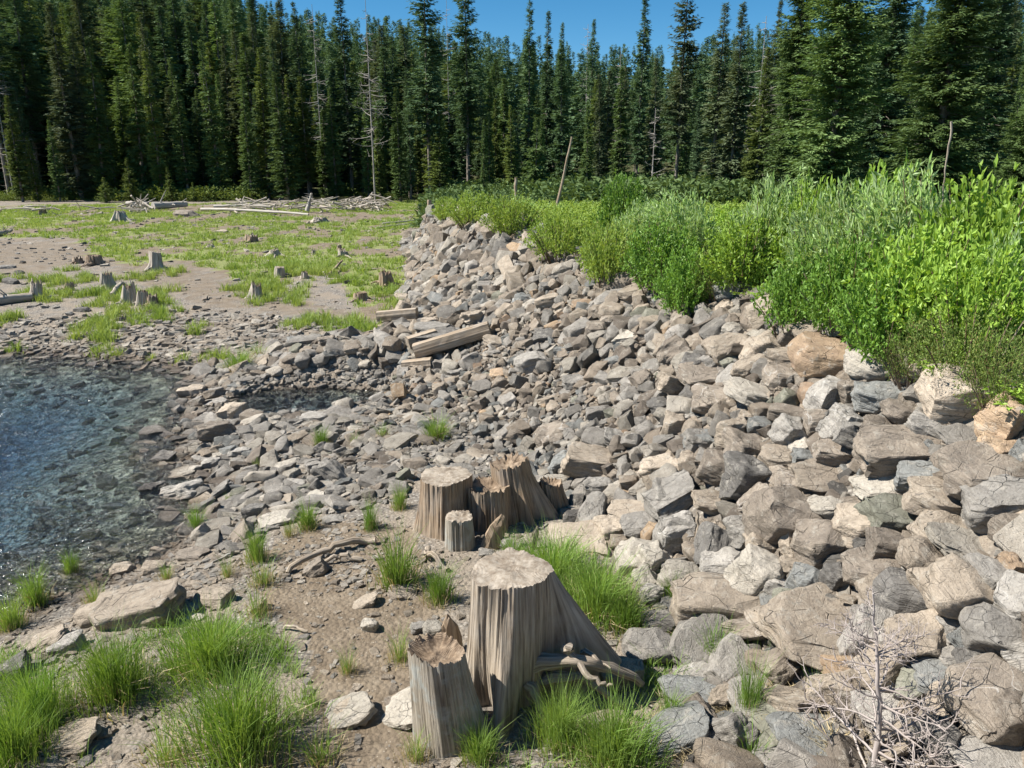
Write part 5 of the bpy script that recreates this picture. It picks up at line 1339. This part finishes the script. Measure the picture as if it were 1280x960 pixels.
# small spruce seedling on the crest
q = gp(1012, 372)
Vs_, Fs_ = fir_crown(.75, .35, 90, 6, 5, 991, .11, .02, .9, .1, .1, .2)
sp_ = thing('spruce_seedling', 'tiny spruce seedling among leaves at the wall crest', 'tree', q); link('crown', mesh_np('crown', Vs_, Fs_, [NEEDLE_L]), sp_)
link('trunk', tubes_mesh('trunk', [tube(curve_pts((0, 0, -.05), (0, 0, .7), (0, 0, 0), 6), np.linspace(.012, .003, 6), 6)], BARK), sp_)
# mullein stalk
a = at_y(1186, 215, 7.0); b = at_y(1189, 152, 7.0)
log('seed_stalk', 'tall dry seed stalk sticking up out of the willows', (float(a[0]-.02), 7.0, float(a[2]-.3)), tuple(b), .005, .009, WOOD, None, 'dry stalk', branches=0, seed=40, jit=.006)
# continuous thicket behind and between
def cover_src(seed, n, R_, H_, ll, lw):
    V, F, _ = shrub(R_, H_, n//20, 20, ll, lw, seed, up=.8, start=.35); return V, F
CS = [cover_src(900+i, 1400, .6, .62, .06, .032) for i in range(4)]
WS = [cover_src(920+i, 1400, .6, .85, .085, .026) for i in range(3)]
n = 9000; xs = g.uniform(-4, 17, n); ys = g.uniform(4.0, 36, n)
cx = np.interp(ys, CY, CX); zs = zf(xs, ys); u, v, d = proj(xs, ys, zs+.3)
ok = (xs > cx-.02) & (u > 500) & (u < 1340); xs, ys, zs, cx = xs[ok], ys[ok], zs[ok], cx[ok]
keep = []; gr = {}
for i, (x, y) in enumerate(zip(xs, ys)):
    sp = .27+.017*y; c = (int(x//1), int(y//1)); bad = False
    for a_ in range(c[0]-1, c[0]+2):
        for b_ in range(c[1]-1, c[1]+2):
            if any((x-p_)**2+(y-q_)**2 < sp*sp for p_, q_ in gr.get((a_, b_), ())): bad = True
    if not bad: gr.setdefault(c, []).append((x, y)); keep.append(i)
xs, ys, zs, cx = xs[keep], ys[keep], zs[keep], cx[keep]; n = len(xs); print('thicket', n)
edge = sstep(0, 1.2, xs-cx)
sz = (.42+.43*edge)*g.uniform(.7, 1.3, n)*(1-.27*sstep(11, 6, ys)*edge)*(1-.35*sstep(15, 28, ys))
sx = (.65+.35*edge)*g.uniform(.9, 1.2, n)
M = rotz_mats(g.uniform(0, 6.28, n))*np.stack([sx*1.1, sx*1.1, sz*1.08], -1)[:, None, :]
wl = (fbm(xs*.45, ys*.45, 91) > .68)
for nm, sel, src, mt in (('shrub_thicket', ~wl & ((fbm(xs*.6, ys*.6, 12) > .5) | (ys > 15)), CS, COVER), ('bush_thicket', ~wl & ~((fbm(xs*.6, ys*.6, 12) > .5) | (ys > 15)), CS, BROAD_Y), ('willow_thicket', wl, WS, WILLOW)):
    P_ = np.stack([xs[sel], ys[sel], zs[sel]-.06], -1)
    V, F, _ = merge_inst(src, g.integers(0, len(src), sel.sum()), P_, M[sel])
    tag(link(nm, mesh_np(nm, V, F, [mt])), kind='stuff')

# ------------------------------------------------------------------ grass
def tuft(n, R_, H_, w, seed, spread=.55, lean=(0, 0)):
    g = np.random.default_rng(seed)
    a = g.uniform(0, 6.28, n); rr = np.minimum(np.abs(g.normal(0, .55, n)), 1.35)*R_; b = np.stack([rr*np.cos(a), rr*np.sin(a), 0*a-.01], -1)
    h = H_*g.uniform(.3, 1.1, n)*np.clip(1-.5*(rr/R_)**2, .25, 1)
    az = a+g.normal(0, .9, n); out = np.stack([np.cos(az), np.sin(az), 0*a], -1)+np.array([lean[0], lean[1], 0])
    sp = spread*g.uniform(.15, 1.0, n)*h
    m = b+out*(sp*.35)[:, None]+np.stack([0*a, 0*a, h*.62], -1); tp = b+out*sp[:, None]+np.stack([0*a, 0*a, h*g.uniform(.85, 1.05, n)], -1)
    wa = g.uniform(0, 6.28, n); sd = np.stack([np.cos(wa), np.sin(wa), 0*wa], -1)*w*.5*g.uniform(.7, 1.3, n)[:, None]
    V = np.stack([b-sd, b+sd, m+sd*.8, m-sd*.8, tp], 1).reshape(-1, 3)
    k = (np.arange(n)*5)[:, None]
    return V, k+np.array([0, 1, 2, 3])[None], k+np.array([3, 2, 4])[None]
def tuft_mesh(*a, mat=GRASS, name='blades'):
    V, F4, F3 = tuft(*a); return mesh_np(name, V, [F4, F3], [mat])
TB = [tuft_mesh(1000, .34, .32, .0050, 30+i, 1.25) for i in range(3)]
TS = [tuft_mesh(360, .13, .28, .0045, 50+i, 1.1) for i in range(3)]
TT = [tuft_mesh(90, .10, .24, .004, 60+i, 1.2) for i in range(3)]
TDR = [tuft_mesh(150, .19, .13, .0045, 75+i, 1.5, mat=GRASS_DRY, name='dry_blades') for i in range(2)]
TDRY = [tuft_mesh(260, .20, .10, .0045, 70+i, 1.8, mat=GRASS_DRY) for i in range(2)]
GL = [ # u, v base centre, width px, height px, kind, label
 (300, 945, 210, 115, 'B', 'broad thick grass clump at the bottom beside the mud path'),
 (265, 842, 150, 80, 'B', 'wide grass clump just behind the broad bottom one'),
 (145, 875, 140, 90, 'B', 'wide grass clump lakeward of the broad bottom one'),
 (50, 908, 130, 88, 'B', 'grass clump low beside the frame corner'),
 (20, 950, 140, 80, 'B', 'grass clump cut by the frame corner'),
 (400, 955, 90, 50, 'T', 'thin pale grass sprig at the bottom of the mud path'),
 (497, 737, 92, 78, 'S', 'full grass clump on mud below the stump cluster'),
 (550, 755, 66, 56, 'S', 'grass clump touching the largest stump on its lake side'),
 (322, 706, 50, 52, 'S', 'upright bright grass tuft at the top of the mud path'),
 (330, 735, 55, 44, 'T', 'thin grass running down below the upright bright tuft'),
 (322, 775, 56, 50, 'T', 'sparse grass at the corner of the mud path'),
 (247, 668, 40, 36, 'S', 'round grass tuft beside the lake margin stones'),
 (385, 665, 48, 40, 'S', 'grass tuft among stones above the twisted root'),
 (362, 674, 28, 28, 'T', 'little grass tuft beside the tuft among stones'),
 (90, 722, 34, 36, 'S', 'grass tuft standing in the lake shallows'),
 (120, 760, 44, 40, 'T', 'sparse grass beside the tilted bank boulder'),
 (45, 760, 56, 54, 'S', 'grass clump at the waterline near the frame edge'),
 (14, 790, 56, 50, 'S', 'grass clump on the bank at the frame edge'),
 (208, 728, 34, 26, 'T', 'wispy grass above the tilted bank boulder'),
 (285, 726, 30, 34, 'T', 'wispy grass between the bank boulder and mud path'),
 (545, 553, 58, 32, 'S', 'grass tuft alone in the stones before the wall'),
 (478, 550, 36, 20, 'T', 'small flat grass tuft lakeward of the lone stone-field tuft'),
 (402, 562, 34, 28, 'S', 'grass tuft in stones below the still pool'),
 (443, 562, 22, 22, 'T', 'wispy tuft between the two stone-field tufts'),
 (321, 590, 18, 16, 'T', 'tiny grass tuft among flat shore stones'),
 (285, 632, 14, 14, 'T', 'tiniest green tuft near the lake margin stones'),
 (463, 665, 34, 40, 'S', 'grass tuft lakeward of the flat-topped cluster stump'),
 (500, 640, 34, 34, 'S', 'grass tuft touching the flat-topped cluster stump'),
 (690, 735, 150, 66, 'B', 'lush grass behind the largest stump'),
 (745, 772, 150, 76, 'B', 'lush grass between the largest stump root and the wall'),
 (780, 790, 80, 60, 'S', 'grass at the end of the long buttress root'),
 (640, 705, 60, 36, 'S', 'grass at the foot of the stump cluster'),
 (840, 755, 50, 40, 'S', 'grass clump against the foot of the rock wall'),
 (893, 830, 70, 52, 'S', 'round grass clump before the smooth pale tan boulder'),
 (935, 905, 60, 100, 'S', 'tall spiky grass clump on dead straw'),
 (765, 958, 170, 90, 'B', 'large grass clump in front of the largest stump'),
 (700, 935, 110, 80, 'B', 'grass clump below the largest stump front root'),
 (600, 955, 80, 60, 'S', 'grass clump before the hollow stump'),
 (838, 905, 50, 50, 'S', 'grass beside the greenish pointed stone'),
 (500, 830, 50, 50, 'T', 'sparse grass behind the hollow stump'),
 (435, 845, 40, 40, 'T', 'wispy grass on the mud path edge'),
 (520, 955, 60, 50, 'T', 'thin grass at the bottom below the hollow stump'),
 (940, 960, 70, 60, 'T', 'thin grass below the tall spiky clump'),
 (1015, 890, 40, 60, 'T', 'wispy green shoots beside the dead sapling'),
 (210, 955, 90, 60, 'T', 'pale thin grass lakeward of the broad bottom clump'),
 (300, 465, 60, 26, 'S', 'grass patch on stones above the tilted pool bank'),
 (325, 450, 40, 20, 'T', 'grass patch sloping above the still pool')]
for u, v, w, h, k, lab in GL:
    p, t = hit(u, v-4); s = t/FPX
    L_, R0, H0 = {'B': (TB, .34*1.35, .30), 'S': (TS, .14*1.7, .26), 'T': (TT, .10*2.0, .22)}[k]
    sx = .5*w*s/R0; sz = h*s*1.12/H0
    rt = thing('grass_clump', lab, 'grass clump', p, (0, 0, random.uniform(0, 6.28)), 'grass clumps near the stumps', (sx, sx, sz))
    link('blades', L_[int(u) % 3], rt); link('dry_blades', TDR[int(u) % 2], rt, None, None, (R0/.2, R0/.2, 1))
for i, (u, v, lab) in enumerate([(915, 895, 'flattened straw under the tall spiky grass clump'), (975, 870, 'dead straw beside the dead sapling'), (1040, 930, 'dead straw low around the sapling foot'), (870, 800, 'dead straw at the foot of the pale tan boulder'), (835, 925, 'dry straw beside the smooth blue-grey flat stone'),
                                 (330, 960, 'dry straw patch at the bottom of the grass')]):
    p, t = hit(u, v); rt = thing('straw_clump', lab, 'dry grass', p, (0, 0, i*1.3), 'patches of dead straw', (1.4, 1.0, 1.1)); link('blades', TDRY[i % 2], rt)

# uncounted grass: near sward and far meadow
def tri_tuft(n, R_, H_, w, seed, sp=.6):
    V, F4, F3 = tuft(n, R_, H_, w, seed, sp)
    F = np.concatenate([F4[:, [0, 1, 2]], F4[:, [0, 2, 3]], F3]); return V, F
def sward(name, poly, n, x0, x1, y0, y1, src, s0, s1, mat, dens):
    g = np.random.default_rng(len(name)*7+n)
    xs = g.uniform(x0, x1, n); ys = g.uniform(y0, y1, n); zs = zf(xs, ys); u, v, d = proj(xs, ys, zs)
    ok = in_poly(u, v, poly) & (u > -40) & (u < 1320) & (v < 1000) & (zs > -.02) & (g.uniform(0, 1, n) < dens(xs, ys, u, v))
    xs, ys, zs = xs[ok], ys[ok], zs[ok]; m = len(xs); s = g.uniform(s0, s1, m)
    M = rotz_mats(g.uniform(0, 6.28, m))*s[:, None, None]
    V, F, _ = merge_inst(src, g.integers(0, len(src), m), np.stack([xs, ys, zs], -1), M); print(name, m)
    tag(link(name, mesh_np(name, V, F, [mat])), kind='stuff')
ST = [tri_tuft(14, .12, .16, .0045, 80+i, 1.1) for i in range(4)]
FT = [tri_tuft(20, .22, .17, .020, 90+i, .9) for i in range(4)]
GZN = [(-100, 830), (160, 800), (250, 780), (340, 790), (400, 880), (380, 1000), (-100, 1000)]
sward('grass', GZN, 6500, -4.5, 0, 2.9, 5.6, ST, .35, 1.25, GRASS, lambda x, y, u, v: sstep(.40, .58, fbm(x*1.9, y*1.9, 33))*.9)
sward('grass_by_stumps', [(640, 700), (720, 680), (800, 760), (860, 830), (900, 1000), (560, 1000), (600, 900), (800, 900), (790, 800), (700, 760)], 3400, -.8, 1.8, 2.9, 6.8, ST, .6, 1.3, GRASS, lambda x, y, u, v: sstep(.35, .55, fbm(x*1.6, y*1.6, 34))*.8)
sward('meadow_grass', MEADOW, 42000, -46, -1.5, 15, 60, FT, .6, 1.25, GRASS_FAR, lambda x, y, u, v: sstep(.42, .56, fbm(x*.55, y*.55, 50)*.6+fbm(x*2.2, y*2.2, 51)*.4)*.9)
BT = [tri_tuft(60, .20, .26, .012, 95+i, .7) for i in range(3)]
sward('beach_grass', [(-50, 340), (440, 330), (500, 340), (512, 420), (330, 460), (100, 445), (-50, 450)], 5200, -20, -1.5, 13.5, 27, BT, .6, 1.2, GRASS_FAR, lambda x, y, u, v: (fbm(x*.9, y*.9, 55) > .585)*.95*(u < 500))
sward('straw', [(820, 880), (900, 840), (1100, 880), (1250, 960), (850, 1000)], 900, .4, 2.6, 2.6, 4.6, [tri_tuft(26, .10, .06, .004, 99, 2.2)], .7, 1.4, GRASS_DRY, lambda x, y, u, v: .8)
